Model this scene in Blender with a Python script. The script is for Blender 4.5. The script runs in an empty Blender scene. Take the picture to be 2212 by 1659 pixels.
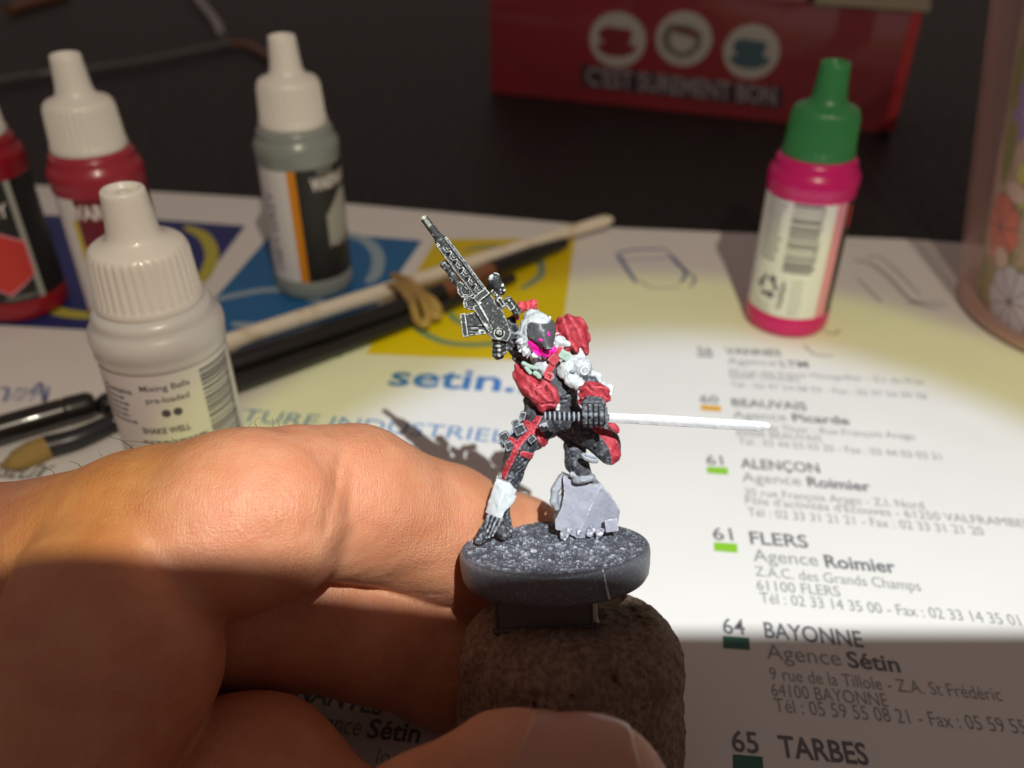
import bpy, bmesh, math, random
import numpy as np
from mathutils import Vector, Matrix

# ---------------------------------------------------------------- scene, camera, light, exposure
S = 0.001                                   # everything below is written in millimetres
sc = bpy.context.scene
C = sc.collection
PITCH = math.radians(33.5); CP, SP = math.cos(PITCH), math.sin(PITCH); CAMH = 118.0; FPX = 1880.0
sc.view_settings.view_transform = 'Standard'; sc.view_settings.look = 'None'
sc.view_settings.exposure = 0.0; sc.view_settings.gamma = 1.0
cd = bpy.data.cameras.new('camera'); cam = bpy.data.objects.new('camera', cd); C.objects.link(cam)
cam.location = (0, 0, CAMH*S); cam.rotation_euler = (math.pi/2-PITCH, 0, 0)
cd.sensor_width = 36; cd.lens = 36*FPX/2212; cd.clip_start = 0.005; cd.clip_end = 20
cd.dof.use_dof = True; cd.dof.focus_distance = 0.112; cd.dof.aperture_fstop = 18.0
sc.camera = cam
w = bpy.data.worlds.new('World'); sc.world = w; w.use_nodes = True
bg = w.node_tree.nodes['Background']; bg.inputs[0].default_value = (1.0, 0.75, 0.67, 1); bg.inputs[1].default_value = 0.165

def spot(name, loc, target, power, color, size, blend, radius):
    l = bpy.data.lights.new(name, 'SPOT'); l.energy = power; l.color = color
    l.spot_size = math.radians(size); l.spot_blend = blend; l.shadow_soft_size = radius*S
    o = bpy.data.objects.new(name, l); C.objects.link(o)
    o.location = Vector(loc)*S
    o.rotation_euler = (Vector(target)-Vector(loc)).to_track_quat('-Z', 'Y').to_euler()
    return o
LAMP = Vector((56, -108, 340))              # the desk lamp's emitter, behind and above the camera
lamp_core = spot('lamp_beam', LAMP, (44, 70, 0), 4.9, (0.62, 0.72, 1.25), 31.5, 0.26, 0.45)
lamp_rim = spot('lamp_rim', LAMP, (46, 72, 0), 2.2, (0.88, 1.0, 0.06), 36.5, 0.14, 0.45)
lamp_halo = spot('lamp_spill', LAMP, (20, 130, 20), 3.2, (1.0, 0.87, 0.68), 104, 0.9, 0.45)

# ---------------------------------------------------------------- helpers
def cw(v):                                  # camera axes (right, up, depth) -> world, mm
    x, y, d = v
    return Vector((x, d*CP+y*SP, CAMH + y*CP - d*SP))
def pc(px, py, d):                          # where a sight line lies at a given depth, camera axes, mm
    return np.array([(px-1106)/FPX*d, (829.5-py)/FPX*d, d])
def pw(px, py, d): return cw(pc(px, py, d))
def ground(px, py, h=0.0):
    v = (829.5-py)/FPX; t = (CAMH-h)/(SP-v*CP)
    return Vector(((px-1106)/FPX*t, (CP+v*SP)*t, h))

def link(name, me, mat=None, parent=None):
    o = bpy.data.objects.new(name, me); C.objects.link(o)
    if mat is not None and not me.materials: me.materials.append(mat)
    if parent is not None: o.parent = parent
    return o
def tag(o, label=None, cat=None, group=None, kind=None):
    if label: o['label'] = label
    if cat: o['category'] = cat
    if group: o['group'] = group
    if kind: o['kind'] = kind
    return o
def thing(name, label, cat, loc, group=None):
    o = bpy.data.objects.new(name, None); C.objects.link(o); o.location = Vector(loc)*S
    o.empty_display_size = 0.005
    return tag(o, label, cat, group)
def org(parent):
    if parent is None: return Vector((0, 0, 0))
    o = Vector(parent.location)
    if parent.parent is not None: o = o + parent.parent.location
    return o/S
def mesh(name, vs, fs, mat=None, parent=None, smooth=True, label=None):
    """vs in world mm; the object sits at its parent's origin"""
    o0 = org(parent)
    me = bpy.data.meshes.new(name)
    vs = np.asarray([tuple(v) for v in vs] if not isinstance(vs, np.ndarray) else vs, dtype=np.float64)
    vs = (vs-np.array(o0))*S
    me.from_pydata(vs.tolist(), [], fs if isinstance(fs, list) else fs.tolist())
    me.update()
    if smooth: me.polygons.foreach_set('use_smooth', [True]*len(me.polygons))
    o = link(name, me, mat, parent)
    if label: o['label'] = label
    return o
def bmobj(name, bm, mat=None, parent=None, smooth=False):
    vs = [v.co.copy() for v in bm.verts]; bm.verts.index_update()
    fs = [[v.index for v in f.verts] for f in bm.faces]; bm.free()
    return mesh(name, vs, fs, mat, parent, smooth)
def autosmooth(o, ang=35):
    me = o.data
    bm = bmesh.new(); bm.from_mesh(me); a = math.radians(ang)
    for e in bm.edges: e.smooth = not (len(e.link_faces) == 2 and e.calc_face_angle(0) > a)
    for f in bm.faces: f.smooth = True
    bm.to_mesh(me); bm.free(); return o

def lathe(prof, n=64, rib=None):
    """prof [(r,z)], rib(r,z,a)->r"""
    vs, fs = [], []
    for r, z in prof:
        for i in range(n):
            a = 2*math.pi*i/n; rr = rib(r, z, a) if rib else r
            vs.append((rr*math.cos(a), rr*math.sin(a), z))
    for j in range(len(prof)-1):
        for i in range(n):
            a, b = j*n+i, j*n+(i+1) % n
            fs.append([a, b, b+n, a+n])
    fs.append(list(range(n))[::-1]); k = (len(prof)-1)*n; fs.append(list(range(k, k+n)))
    return vs, fs
def move(vs, loc, k=1.0, rz=0.0):
    c, s = math.cos(rz), math.sin(rz)
    return [(loc[0]+k*(x*c-y*s), loc[1]+k*(x*s+y*c), loc[2]+k*z) for x, y, z in vs]
def tube(pts, rads, n=10, cap=True):
    """tapered tube through points"""
    pts = [Vector(p) for p in pts]; vs, fs = [], []
    if not hasattr(rads, '__len__'): rads = [rads]*len(pts)
    up = Vector((0.13, 0.21, 1)).normalized()
    for i, p in enumerate(pts):
        t = (pts[min(i+1, len(pts)-1)]-pts[max(i-1, 0)]).normalized()
        u = t.cross(up).normalized(); v = u.cross(t)
        for k in range(n):
            a = 2*math.pi*k/n; vs.append(p+(u*math.cos(a)+v*math.sin(a))*rads[i])
    for i in range(len(pts)-1):
        for k in range(n):
            a, b = i*n+k, i*n+(k+1) % n; fs.append([a, b, b+n, a+n])
    if cap: fs.append(list(range(n))[::-1]); k = (len(pts)-1)*n; fs.append(list(range(k, k+n)))
    return vs, fs
def spline(pts, n=8):
    P = [np.array(p, float) for p in pts]; out = []
    P = [2*P[0]-P[1]]+P+[2*P[-1]-P[-2]]
    for i in range(1, len(P)-2):
        for j in range(n):
            t = j/n; a, b, c, d = P[i-1:i+3]
            out.append(0.5*((2*b)+(-a+c)*t+(2*a-5*b+4*c-d)*t*t+(-a+3*b-3*c+d)*t**3))
    out.append(P[-2]); return out

# ---- signed-distance modelling (camera axes, mm), meshed with surface nets
def smin(a, b, k):
    h = np.clip(0.5+0.5*(b-a)/k, 0, 1); return b*(1-h)+a*h-k*h*(1-h)
def smax(a, b, k): return -smin(-a, -b, k)
def rc(P, a, b, ra, rb):                    # tapered capsule
    a = np.asarray(a, float); b = np.asarray(b, float); d = b-a; L = float(d@d)+1e-9
    px, py, pz = P[0]-a[0], P[1]-a[1], P[2]-a[2]
    t = np.clip((px*d[0]+py*d[1]+pz*d[2])/L, 0, 1)
    return np.sqrt((px-t*d[0])**2+(py-t*d[1])**2+(pz-t*d[2])**2)-(ra+(rb-ra)*t)
def chain(P, pts, k=0.6):
    r = None
    for (a, ra), (b, rb) in zip(pts[:-1], pts[1:]):
        q = rc(P, a, b, ra, rb); r = q if r is None else smin(r, q, k)
    return r
def frame(ang):                             # in-plane rotation (degrees, picture plane)
    a = math.radians(ang); return math.cos(a), math.sin(a)
def el(P, c, r, ang=0.0):
    ca, sa = frame(ang); x, y, z = P[0]-c[0], P[1]-c[1], P[2]-c[2]
    u, v = x*ca+y*sa, -x*sa+y*ca
    k0 = np.sqrt((u/r[0])**2+(v/r[1])**2+(z/r[2])**2)
    return (k0-1)*min(r)
def bx(P, c, h, ang=0.0, rd=0.1):
    ca, sa = frame(ang); x, y, z = P[0]-c[0], P[1]-c[1], P[2]-c[2]
    u, v = x*ca+y*sa, -x*sa+y*ca
    qx, qy, qz = np.abs(u)-h[0]+rd, np.abs(v)-h[1]+rd, np.abs(z)-h[2]+rd
    return np.sqrt(np.maximum(qx, 0)**2+np.maximum(qy, 0)**2+np.maximum(qz, 0)**2)+np.minimum(np.maximum(qx, np.maximum(qy, qz)), 0)-rd
def poly(P, pts, d0, hd, rd=0.1):           # polygon in the picture plane (camera-axis mm), thick in depth
    X, Y = P[0], P[1]; pts = [np.asarray(p)[:2] for p in pts]; n = len(pts)
    d = (X-pts[0][0])**2+(Y-pts[0][1])**2; s = np.ones_like(X)
    for i in range(n):
        j = (i-1) % n; ex, ey = pts[j]-pts[i]; wx, wy = X-pts[i][0], Y-pts[i][1]
        t = np.clip((wx*ex+wy*ey)/(ex*ex+ey*ey+1e-12), 0, 1)
        d = np.minimum(d, (wx-ex*t)**2+(wy-ey*t)**2)
        c1 = Y >= pts[i][1]; c2 = Y < pts[j][1]; c3 = ex*wy > ey*wx
        s = np.where((c1 & c2 & c3) | (~c1 & ~c2 & ~c3), -s, s)
    d = s*np.sqrt(d)
    q = np.abs(P[2]-d0)-hd
    dd, qq = d+rd, q+rd
    return np.sqrt(np.maximum(dd, 0)**2+np.maximum(qq, 0)**2)+np.minimum(np.maximum(dd, qq), 0)-rd
_rng = np.random.RandomState(7); _T = _rng.rand(32, 32, 32).astype(np.float32)
def vnoise(X, Y, Z, f=1.0):
    X, Y, Z = X*f+100.3, Y*f+100.7, Z*f+100.1
    xi, yi, zi = np.floor(X).astype(int), np.floor(Y).astype(int), np.floor(Z).astype(int)
    fx, fy, fz = X-xi, Y-yi, Z-zi
    fx, fy, fz = fx*fx*(3-2*fx), fy*fy*(3-2*fy), fz*fz*(3-2*fz)
    T = lambda a, b, c: _T[(xi+a) % 32, (yi+b) % 32, (zi+c) % 32]
    m = lambda a, b, t: a+(b-a)*t
    return m(m(m(T(0,0,0), T(1,0,0), fx), m(T(0,1,0), T(1,1,0), fx), fy), m(m(T(0,0,1), T(1,0,1), fx), m(T(0,1,1), T(1,1,1), fx), fy), fz)*2-1
def nets(fn, lo, hi, res):
    lo, hi = np.asarray(lo, float), np.asarray(hi, float)
    ax = [np.arange(lo[i]-res, hi[i]+res*1.5, res) for i in range(3)]
    P = np.meshgrid(*ax, indexing='ij'); V = fn(P).astype(np.float32); In = V < 0
    nx, ny, nz = V.shape
    cell = np.zeros((nx-1, ny-1, nz-1), np.int8)
    for a in (0, 1):
        for b in (0, 1):
            for c in (0, 1): cell += In[a:nx-1+a, b:ny-1+b, c:nz-1+c]
    act = (cell > 0) & (cell < 8); idx = np.full(act.shape, -1, np.int64); I = np.argwhere(act); idx[act] = np.arange(len(I))
    acc = np.zeros((len(I), 3)); cnt = np.zeros(len(I))
    for d in range(3):
        for a in (0, 1):
            for b in (0, 1):
                o0 = [0, 0, 0]; o1 = [0, 0, 0]; e = [k for k in range(3) if k != d]
                o0[e[0]] = o1[e[0]] = a; o0[e[1]] = o1[e[1]] = b; o1[d] = 1
                p0 = I+o0; p1 = I+o1
                v0 = V[p0[:,0], p0[:,1], p0[:,2]]; v1 = V[p1[:,0], p1[:,1], p1[:,2]]
                m = (v0 < 0) != (v1 < 0); t = np.where(m, v0/(v0-v1+1e-12), 0)
                q = p0.astype(float); q[:, d] += t
                acc[m] += q[m]; cnt[m] += 1
    vs = lo-res+acc/cnt[:, None]*res
    fs = []
    for d in range(3):
        e = [(d+1) % 3, (d+2) % 3]
        sl0 = [slice(None)]*3; sl1 = [slice(None)]*3; sl0[d] = slice(0, -1); sl1[d] = slice(1, None)
        A, B = In[tuple(sl0)], In[tuple(sl1)]
        for flag in (True, False):
            E = np.argwhere((A != B) & (A == flag))
            ok = (E[:, e[0]] > 0) & (E[:, e[1]] > 0)
            for k in range(3): ok &= E[:, k] < act.shape[k]
            E = E[ok]; q = []
            for (a, b) in ((0, 0), (1, 0), (1, 1), (0, 1)):
                c = E.copy(); c[:, e[0]] -= a; c[:, e[1]] -= b; q.append(idx[c[:,0], c[:,1], c[:,2]])
            q = np.stack(q if flag else q[::-1], 1); fs.append(q[(q >= 0).all(1)])
    return vs, np.concatenate(fs)
def sculpt(name, fn, lo, hi, res, mat, parent, label=None, wear=.16):
    lo, hi = np.minimum(lo, hi), np.maximum(lo, hi)
    vs, fs = nets(fn, lo, hi, res)
    # camera axes -> world; (right, up, depth) is left-handed, so the windings turn over
    W = np.stack([vs[:,0], vs[:,2]*CP+vs[:,1]*SP, CAMH+vs[:,1]*CP-vs[:,2]*SP], 1)
    o = mesh(name, W, fs[:, ::-1], mat, parent, True, label)
    # how proud or recessed each spot is: drives where paint was dragged over the edges
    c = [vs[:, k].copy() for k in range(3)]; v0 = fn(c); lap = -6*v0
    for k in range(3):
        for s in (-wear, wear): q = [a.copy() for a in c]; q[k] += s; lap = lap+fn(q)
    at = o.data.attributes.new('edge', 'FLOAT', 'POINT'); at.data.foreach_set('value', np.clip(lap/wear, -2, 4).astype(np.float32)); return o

# ---- materials
def M(name, col, rough=0.5, metal=0.0, coat=0.0, spec=0.5, sss=0, sssr=(1, .3, .2), sscale=1.0):
    m = bpy.data.materials.new(name); m.use_nodes = True; b = m.node_tree.nodes['Principled BSDF']
    b.inputs['Base Color'].default_value = (*col, 1); b.inputs['Roughness'].default_value = rough
    b.inputs['Metallic'].default_value = metal; b.inputs['Coat Weight'].default_value = coat
    b.inputs['Specular IOR Level'].default_value = spec
    if sss:
        b.inputs['Subsurface Weight'].default_value = sss; b.inputs['Subsurface Radius'].default_value = sssr
        b.inputs['Subsurface Scale'].default_value = sscale*S
    return m
def N(m, t, **kw):
    n = m.node_tree.nodes.new(t)
    for k, v in kw.items():
        if hasattr(n, k): setattr(n, k, v)
        else: n.inputs[k.replace('_', ' ')].default_value = v
    return n
def L(m, a, b): m.node_tree.links.new(a, b)
def bsdf(m): return m.node_tree.nodes['Principled BSDF']
def coords(m): return N(m, 'ShaderNodeTexCoord').outputs['Object']
def noise(m, scale_mm, detail=4, rough=0.55, vec=None, stretch=None):
    """noise with features of about scale_mm millimetres"""
    n = N(m, 'ShaderNodeTexNoise'); n.inputs['Scale'].default_value = 1/(scale_mm*S); n.inputs['Detail'].default_value = detail
    n.inputs['Roughness'].default_value = rough
    v = vec or coords(m)
    if stretch:
        mp = N(m, 'ShaderNodeMapping'); mp.inputs['Scale'].default_value = stretch[0]; mp.inputs['Rotation'].default_value = stretch[1]
        L(m, v, mp.inputs[0]); v = mp.outputs[0]
    L(m, v, n.inputs['Vector']); return n.outputs['Fac']
def ramp(m, fac, stops):
    r = N(m, 'ShaderNodeValToRGB'); e = r.color_ramp.elements
    while len(e) < len(stops): e.new(0.5)
    for k, (p, c) in enumerate(stops):
        e[k].position = p; e[k].color = (*c, 1) if hasattr(c, '__len__') else (c, c, c, 1)
    L(m, fac, r.inputs[0]); return r.outputs[0]
def mix(m, fac, a, b, mode='MIX'):
    n = N(m, 'ShaderNodeMix', data_type='RGBA', blend_type=mode)
    for inp, v in ((n.inputs[0], fac), (n.inputs[6], a), (n.inputs[7], b)):
        if hasattr(v, 'links') or isinstance(v, bpy.types.NodeSocket): L(m, v, inp)
        elif hasattr(v, '__len__'): inp.default_value = (*v, 1)
        else: inp.default_value = v
    return n.outputs[2]
def math_(m, op, a, b=0.0, clamp=False):
    n = N(m, 'ShaderNodeMath', operation=op); n.use_clamp = clamp
    for i, v in enumerate((a, b)):
        if isinstance(v, bpy.types.NodeSocket): L(m, v, n.inputs[i])
        else: n.inputs[i].default_value = v
    return n.outputs[0]
def bump(m, h, dist_mm, strength=1.0):
    n = N(m, 'ShaderNodeBump'); n.inputs['Distance'].default_value = dist_mm*S; n.inputs['Strength'].default_value = strength
    L(m, h, n.inputs['Height']); L(m, n.outputs[0], bsdf(m).inputs['Normal']); return n
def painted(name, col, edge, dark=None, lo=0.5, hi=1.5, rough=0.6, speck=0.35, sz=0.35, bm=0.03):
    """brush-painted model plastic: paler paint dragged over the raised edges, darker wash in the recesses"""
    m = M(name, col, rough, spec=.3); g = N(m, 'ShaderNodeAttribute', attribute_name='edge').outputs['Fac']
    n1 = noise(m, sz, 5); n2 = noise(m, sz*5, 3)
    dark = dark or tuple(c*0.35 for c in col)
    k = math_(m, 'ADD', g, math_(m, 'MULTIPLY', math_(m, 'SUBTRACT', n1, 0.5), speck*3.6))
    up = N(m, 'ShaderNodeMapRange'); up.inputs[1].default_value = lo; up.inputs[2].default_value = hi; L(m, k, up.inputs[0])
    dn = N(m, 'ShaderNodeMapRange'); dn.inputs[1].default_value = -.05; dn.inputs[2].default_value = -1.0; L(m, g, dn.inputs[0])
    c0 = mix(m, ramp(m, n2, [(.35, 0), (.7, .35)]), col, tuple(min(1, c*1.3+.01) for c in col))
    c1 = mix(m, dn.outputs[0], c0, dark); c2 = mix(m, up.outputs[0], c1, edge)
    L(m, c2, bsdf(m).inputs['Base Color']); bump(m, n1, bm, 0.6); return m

# ================================================================ table top and printed sheet
m_table = M('dark_table', (0.020, 0.017, 0.016), 0.5, spec=.22)
_n = noise(m_table, 14, 6, stretch=((1, 6, 1), (0, 0, 0.1)))
L(m_table, ramp(m_table, _n, [(.3, (0.008, 0.007, 0.007)), (.75, (0.020, 0.017, 0.0155))]), bsdf(m_table).inputs['Base Color'])
L(m_table, ramp(m_table, noise(m_table, 3, 4), [(.3, .42), (.8, .65)]), bsdf(m_table).inputs['Roughness'])
bump(m_table, _n, 0.15, 0.4)
vs, fs = [], []
nx, ny = 40, 40
for j in range(ny+1):
    for i in range(nx+1):
        x, y = -900+1800*i/nx, -350+1900*j/ny
        vs.append((x, y, -0.35))
for j in range(ny):
    for i in range(nx):
        a = j*(nx+1)+i; fs.append([a, a+1, a+nx+2, a+nx+1])
table = mesh('table_top', vs, fs, m_table); tag(table, 'dark matt table top under the printed sheet', kind='structure')

m_paper = M('paper', (0.80, 0.79, 0.76), 0.62)
pn = noise(m_paper, 1.3, 5)
L(m_paper, mix(m_paper, ramp(m_paper, noise(m_paper, 35, 3), [(.3, 0), (.7, .5)]), (0.80, 0.79, 0.76), (0.76, 0.75, 0.73)), bsdf(m_paper).inputs['Base Color'])
bump(m_paper, math_(m_paper, 'ADD', math_(m_paper, 'MULTIPLY', pn, .02), math_(m_paper, 'MULTIPLY', noise(m_paper, 45, 2), 3.0)), 1.0, 0.35)
PZ = 0.0
far = [ground(-60, 392), ground(400, 418), ground(750, 440), ground(1330, 492), ground(1520, 500), ground(1980, 518), ground(2500, 560)]
sheet = thing('printed_sheet', 'large white printed sheet with coloured logo tiles and address lists lying on the dark table', 'paper', (0, 170, 0))
vs, fs = [], []
cols = 48
for i in range(cols+1):
    t = i/cols; k = t*(len(far)-1); a = min(int(k), len(far)-2); p = far[a].lerp(far[a+1], k-a)
    for j in range(21):
        u = j/20; q = Vector((p.x*0.9+(-60-p.x*0)*0, 20, 0)); x = p.x*(1-u)+(p.x*0.95-15)*u; y = p.y*(1-u)+18*u
        vs.append((x, y, PZ))
for i in range(cols):
    for j in range(20):
        a = i*21+j; fs.append([a, a+1, a+22, a+21])
n0 = len(vs)
# the sheet's thickness: a skirt down to the table
edge = [i*21 for i in range(cols+1)]+[cols*21+j for j in range(1, 21)]+[i*21+20 for i in range(cols-1, -1, -1)]+[j for j in range(19, 0, -1)]
for e in edge: vs.append((vs[e][0], vs[e][1], -0.33))
for k in range(len(edge)):
    a, b = edge[k], edge[(k+1) % len(edge)]; fs.append([a, b, n0+(k+1) % len(edge), n0+k])
base_sheet = mesh('sheet', vs, fs, m_paper, sheet, False)

def ink(name, col, r=0.55):
    return M('ink_'+name, col, r)
I_grey = ink('grey', (0.15, 0.15, 0.165)); I_light = ink('light_grey', (0.29, 0.29, 0.30)); I_blue = ink('blue', (0.06, 0.20, 0.50))
I_blue2 = ink('line_blue', (0.12, 0.26, 0.52)); I_pen = ink('pen', (0.20, 0.23, 0.42), .7); I_pen2 = ink('pen_faint', (0.42, 0.42, 0.44), .7); I_navy = ink('navy', (0.020, 0.030, 0.17)); I_sky = ink('sky', (0.015, 0.14, 0.36))
I_yel = ink('yellow', (0.74, 0.55, 0.0)); I_arcy = ink('arc_yellow', (0.50, 0.46, 0.06)); I_arcb = ink('arc_pale', (0.30, 0.42, 0.50)); I_arcg = ink('arc_slate', (0.21, 0.31, 0.22))
I_black = ink('black', (0.02, 0.02, 0.02)); I_or = ink('orange', (0.72, 0.36, 0.01)); I_gr = ink('green', (0.25, 0.56, 0.03)); I_dg = ink('dark_green', (0.03, 0.13, 0.10)); I_dk = ink('slate', (0.08, 0.10, 0.11))

def text_geo(s, bold=0.0, italic=0.0, space=1.0):
    c = bpy.data.curves.new('t', 'FONT'); c.body = s; c.size = 1; c.offset = bold; c.resolution_u = 3; c.shear = italic; c.space_character = space
    o = bpy.data.objects.new('t', c); C.objects.link(o)
    bpy.context.view_layer.update()
    me = bpy.data.meshes.new_from_object(o)
    bpy.data.objects.remove(o); bpy.data.curves.remove(c)
    vs = np.array([v.co[:2] for v in me.vertices]); fs = [list(p.vertices) for p in me.polygons]
    bpy.data.meshes.remove(me)
    vs[:, 0] -= vs[:, 0].min(); return vs, fs
def printed(s, pl, pr, cap, mat, bold=0.0, italic=0.0, name='printed_line', lift=0.05, parent=None, nfull=None):
    """a printed line whose baseline runs between the two points of the sheet"""
    a, b = ground(*pl), ground(*pr); d = (b-a); wd = d.length; d.normalize(); up = Vector((-d.y, d.x, 0))
    vs, fs = text_geo(s, bold, italic); W = vs[:, 0].max()
    kx = wd/W; ky = cap/0.66
    out = [a+d*(v[0]*kx)+up*(v[1]*ky)+Vector((0, 0, PZ+lift)) for v in vs]
    return mesh(name, out, fs, mat, parent or sheet, False)
def q3(x, y): return (1426.4+.3552*x, 713.2+.3552*y)
def q4(x, y): return (1426.4+.3552*x, 1206.9+.3552*y)
def q5(x, y): return (493.7+.3968*x, 438.9+.3968*y)
def q6(x, y): return (438.9+.2976*x, 1371.5+.2976*y)
T = [
 (q3, '56', 225,140,320,145, 3.0, I_grey,.01), (q3,'VANNES',398,145,740,158,3.0,I_grey,.02), (q3,'Agence',410,205,710,218,2.8,I_light,0),(q3,'LTM',735,222,905,228,2.8,I_grey,.02),
 (q3,'20 rue des Frères Montgolfier - Z.I. du Prat',415,262,1610,330,2.2,I_light,0),(q3,'56000 VANNES',420,292,850,318,2.2,I_light,0),(q3,'Tél : 02 97 54 08 03 - Fax : 02 97 54 99 78',430,345,1625,420,2.2,I_light,0),
 (q3,'60',245,440,355,447,3.1,I_grey,.01),(q3,'BEAUVAIS',438,462,895,488,3.1,I_grey,.02),(q3,'Agence',445,535,770,552,2.9,I_light,0),(q3,'Picarde',808,555,1155,575,2.9,I_grey,.03),
 (q3,'15 rue de Thoir - Rue François Arago',455,600,1555,665,2.3,I_light,0),(q3,'60000 BEAUVAIS',465,642,985,680,2.3,I_light,0),(q3,'Tél : 03 44 03 03 20 - Fax : 03 44 03 03 21',480,695,1715,790,2.3,I_light,0),
 (q3,'61',285,818,385,822,3.2,I_grey,.01),(q3,'ALENÇON',492,838,975,870,3.2,I_grey,.02),(q3,'Agence',500,922,860,945,3.0,I_light,0),(q3,'Roimier',900,950,1285,982,3.0,I_grey,.03),
 (q3,'30 rue François Arago - Z.I. Nord',515,1005,1610,1090,2.3,I_light,0),(q3,"Pôle d'activités d'Ecouves - 61250 VALFRAMBERT",520,1057,2330,1210,2.3,I_light,0),(q3,'Tél : 02 33 31 21 21 - Fax : 02 33 31 21 20',535,1130,1975,1250,2.4,I_light,0),
 (q3,'61',325,1275,445,1280,3.3,I_grey,.01),(q3,'FLERS',550,1300,905,1325,3.3,I_grey,.02),(q3,'Agence',570,1405,965,1435,3.1,I_light,0),(q3,'Roimier',1008,1442,1440,1478,3.1,I_grey,.03),
 (q4,'Z.A.C. des Grands Champs',580,105,1590,198,2.4,I_light,0),(q4,'61100 FLERS',590,190,1100,232,2.4,I_light,0),(q4,'Tél : 02 33 14 35 00 - Fax : 02 33 14 35 01',612,268,2200,410,2.4,I_light,0),
 (q4,'64',385,455,520,465,3.3,I_grey,.01),(q4,'BAYONNE',638,480,1240,540,3.3,I_grey,.02),(q4,'Agence',650,610,1105,652,3.1,I_light,0),(q4,'Sétin',1145,660,1465,692,3.1,I_grey,.03),
 (q4,'9 rue de la Tillole - Z.A. St Frédéric',670,735,2085,868,2.4,I_light,0),(q4,'64100 BAYONNE',680,835,1390,902,2.4,I_light,0),(q4,'Tél : 05 59 55 08 21 - Fax : 05 59 55 73 04',700,932,2520,1095,2.5,I_light,0),
 (q4,'65',440,1170,605,1185,3.4,I_grey,.02),(q4,'TARBES',730,1203,1275,1255,3.4,I_grey,.03),
 (q6,'NANTES',650,465,1290,585,3.3,I_grey,.03),(q6,'Agence',700,668,1130,735,3.1,I_light,0),(q6,'Sétin',1180,745,1565,785,3.1,I_grey,.03),(q6,'local',1250,930,1500,955,2.4,I_light,0),
]
for f, s, x0, y0, x1, y1, cap, mt, b in T: printed(s, f(x0, y0), f(x1, y1), cap, mt, b*.75)
printed('setin.fr', q5(865, 990), q5(1790, 1040), 8.4, I_blue, .022)
printed('FOURNITURE INDUSTRIELLE', q5(-560, 1135), q5(1690, 1322), 4.6, I_blue2, 0)
printed('TIM', (10, 868), (78, 866), 5.5, I_pen, 0, .5, 'handwriting')
printed('LISIEUX', (-40, 1030), (98, 1036), 4.5, I_grey, .02, .5)

def flat(name, pts, mat, lift, parent=None, smooth=False):
    """flat print: polygon through points of the sheet (photo positions or mm)"""
    P = [ground(*p) if not isinstance(p, Vector) else p for p in pts]
    P = [Vector((p.x, p.y, PZ+lift)) for p in P]
    a = sum((P[i].x*P[(i+1) % len(P)].y-P[(i+1) % len(P)].x*P[i].y) for i in range(len(P)))
    if a < 0: P = P[::-1]
    return mesh(name, P, [list(range(len(P)))], mat, parent or sheet, False)
for f, a, b, c, d, mt in ((q3,(225,149),(322,154),(322,164),(225,159),I_dk), (q3,(245,455),(368,462),(370,495),(247,487),I_or), (q3,(282,830),(410,838),(412,880),(284,870),I_gr), (q3,(325,1290),(468,1300),(470,1355),(327,1343),I_gr), (q4,(380,470),(540,482),(545,557),(382,545),I_dg), (q4,(440,1190),(622,1205),(628,1310),(442,1295),I_dg)):
    flat('colour_tab', [f(*a), f(*b), f(*c), f(*d)], mt, 0.05)
t_navy = flat('logo_tile', [(-60, 458), (330, 474), (530, 488), (437, 612), (360, 718), (190, 713), (-60, 700)], I_navy, 0.05)
t_sky = flat('logo_tile', [(596, 494), (912, 520), (735, 772), (640, 766), (378, 742)], I_sky, 0.05)
t_yel = flat('logo_tile', [(943, 517), (1242, 515), (1205, 782), (790, 765)], I_yel, 0.05)
def stroke(name, pts, wmm, mat, lift, n=8, parent=None, taper=True):
    P = spline([tuple(ground(*p)) for p in pts], n); vs, fs = [], []
    for i, p in enumerate(P):
        t = P[min(i+1, len(P)-1)]-P[max(i-1, 0)]; t = t/(np.linalg.norm(t)+1e-9); s = np.array([-t[1], t[0], 0])
        q = wmm*0.5*(1-(0.5*abs(2*i/(len(P)-1)-1)**6 if taper else 0))
        vs += [tuple(p+s*q+np.array([0, 0, PZ+lift])), tuple(p-s*q+np.array([0, 0, PZ+lift]))]
    for i in range(len(P)-1): fs.append([2*i, 2*i+1, 2*i+3, 2*i+2])
    return mesh(name, vs, fs, mat, parent or sheet, False)
stroke('logo_arc', [(400, 490), (440, 510), (458, 548), (445, 590), (415, 625)], 4.2, I_arcy, .1)
stroke('logo_arc', [(90, 664), (150, 678), (215, 684)], 4.2, I_arcy, .1)
stroke('logo_arc', [(735, 502), (790, 520), (816, 552), (812, 590), (795, 612)], 4.0, I_arcb, .1)
stroke('logo_arc', [(430, 660), (500, 640), (590, 626), (650, 640), (700, 655)], 3.2, I_arcb, .1)
stroke('logo_arc', [(500, 700), (560, 704), (640, 700)], 3.0, I_arcb, .1)
stroke('logo_arc', [(880, 680), (905, 712), (955, 738), (1010, 745), (1065, 742), (1110, 728)], 2.4, I_arcg, .1)
stroke('logo_arc', [(972, 676), (985, 692), (1010, 703)], 2.2, I_arcg, .1)
stroke('logo_arc', [(1000, 542), (1050, 534), (1110, 538), (1160, 560), (1170, 590), (1150, 610), (1125, 625)], 2.4, I_arcg, .1)
for pts, wd in (([(1328, 548), (1370, 540), (1440, 538)], 1.3), ([(1335, 550), (1350, 575), (1375, 612)], 1.6), ([(1440, 540), (1462, 570), (1500, 600), (1490, 622)], .9), ([(1452, 552), (1480, 590), (1470, 612)], 1.2), ([(1330, 560), (1400, 560), (1445, 556)], .7), ([(1380, 605), (1410, 622), (1470, 620)], .6)):
    stroke('pen_mark', pts, wd, I_pen, .06)
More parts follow.
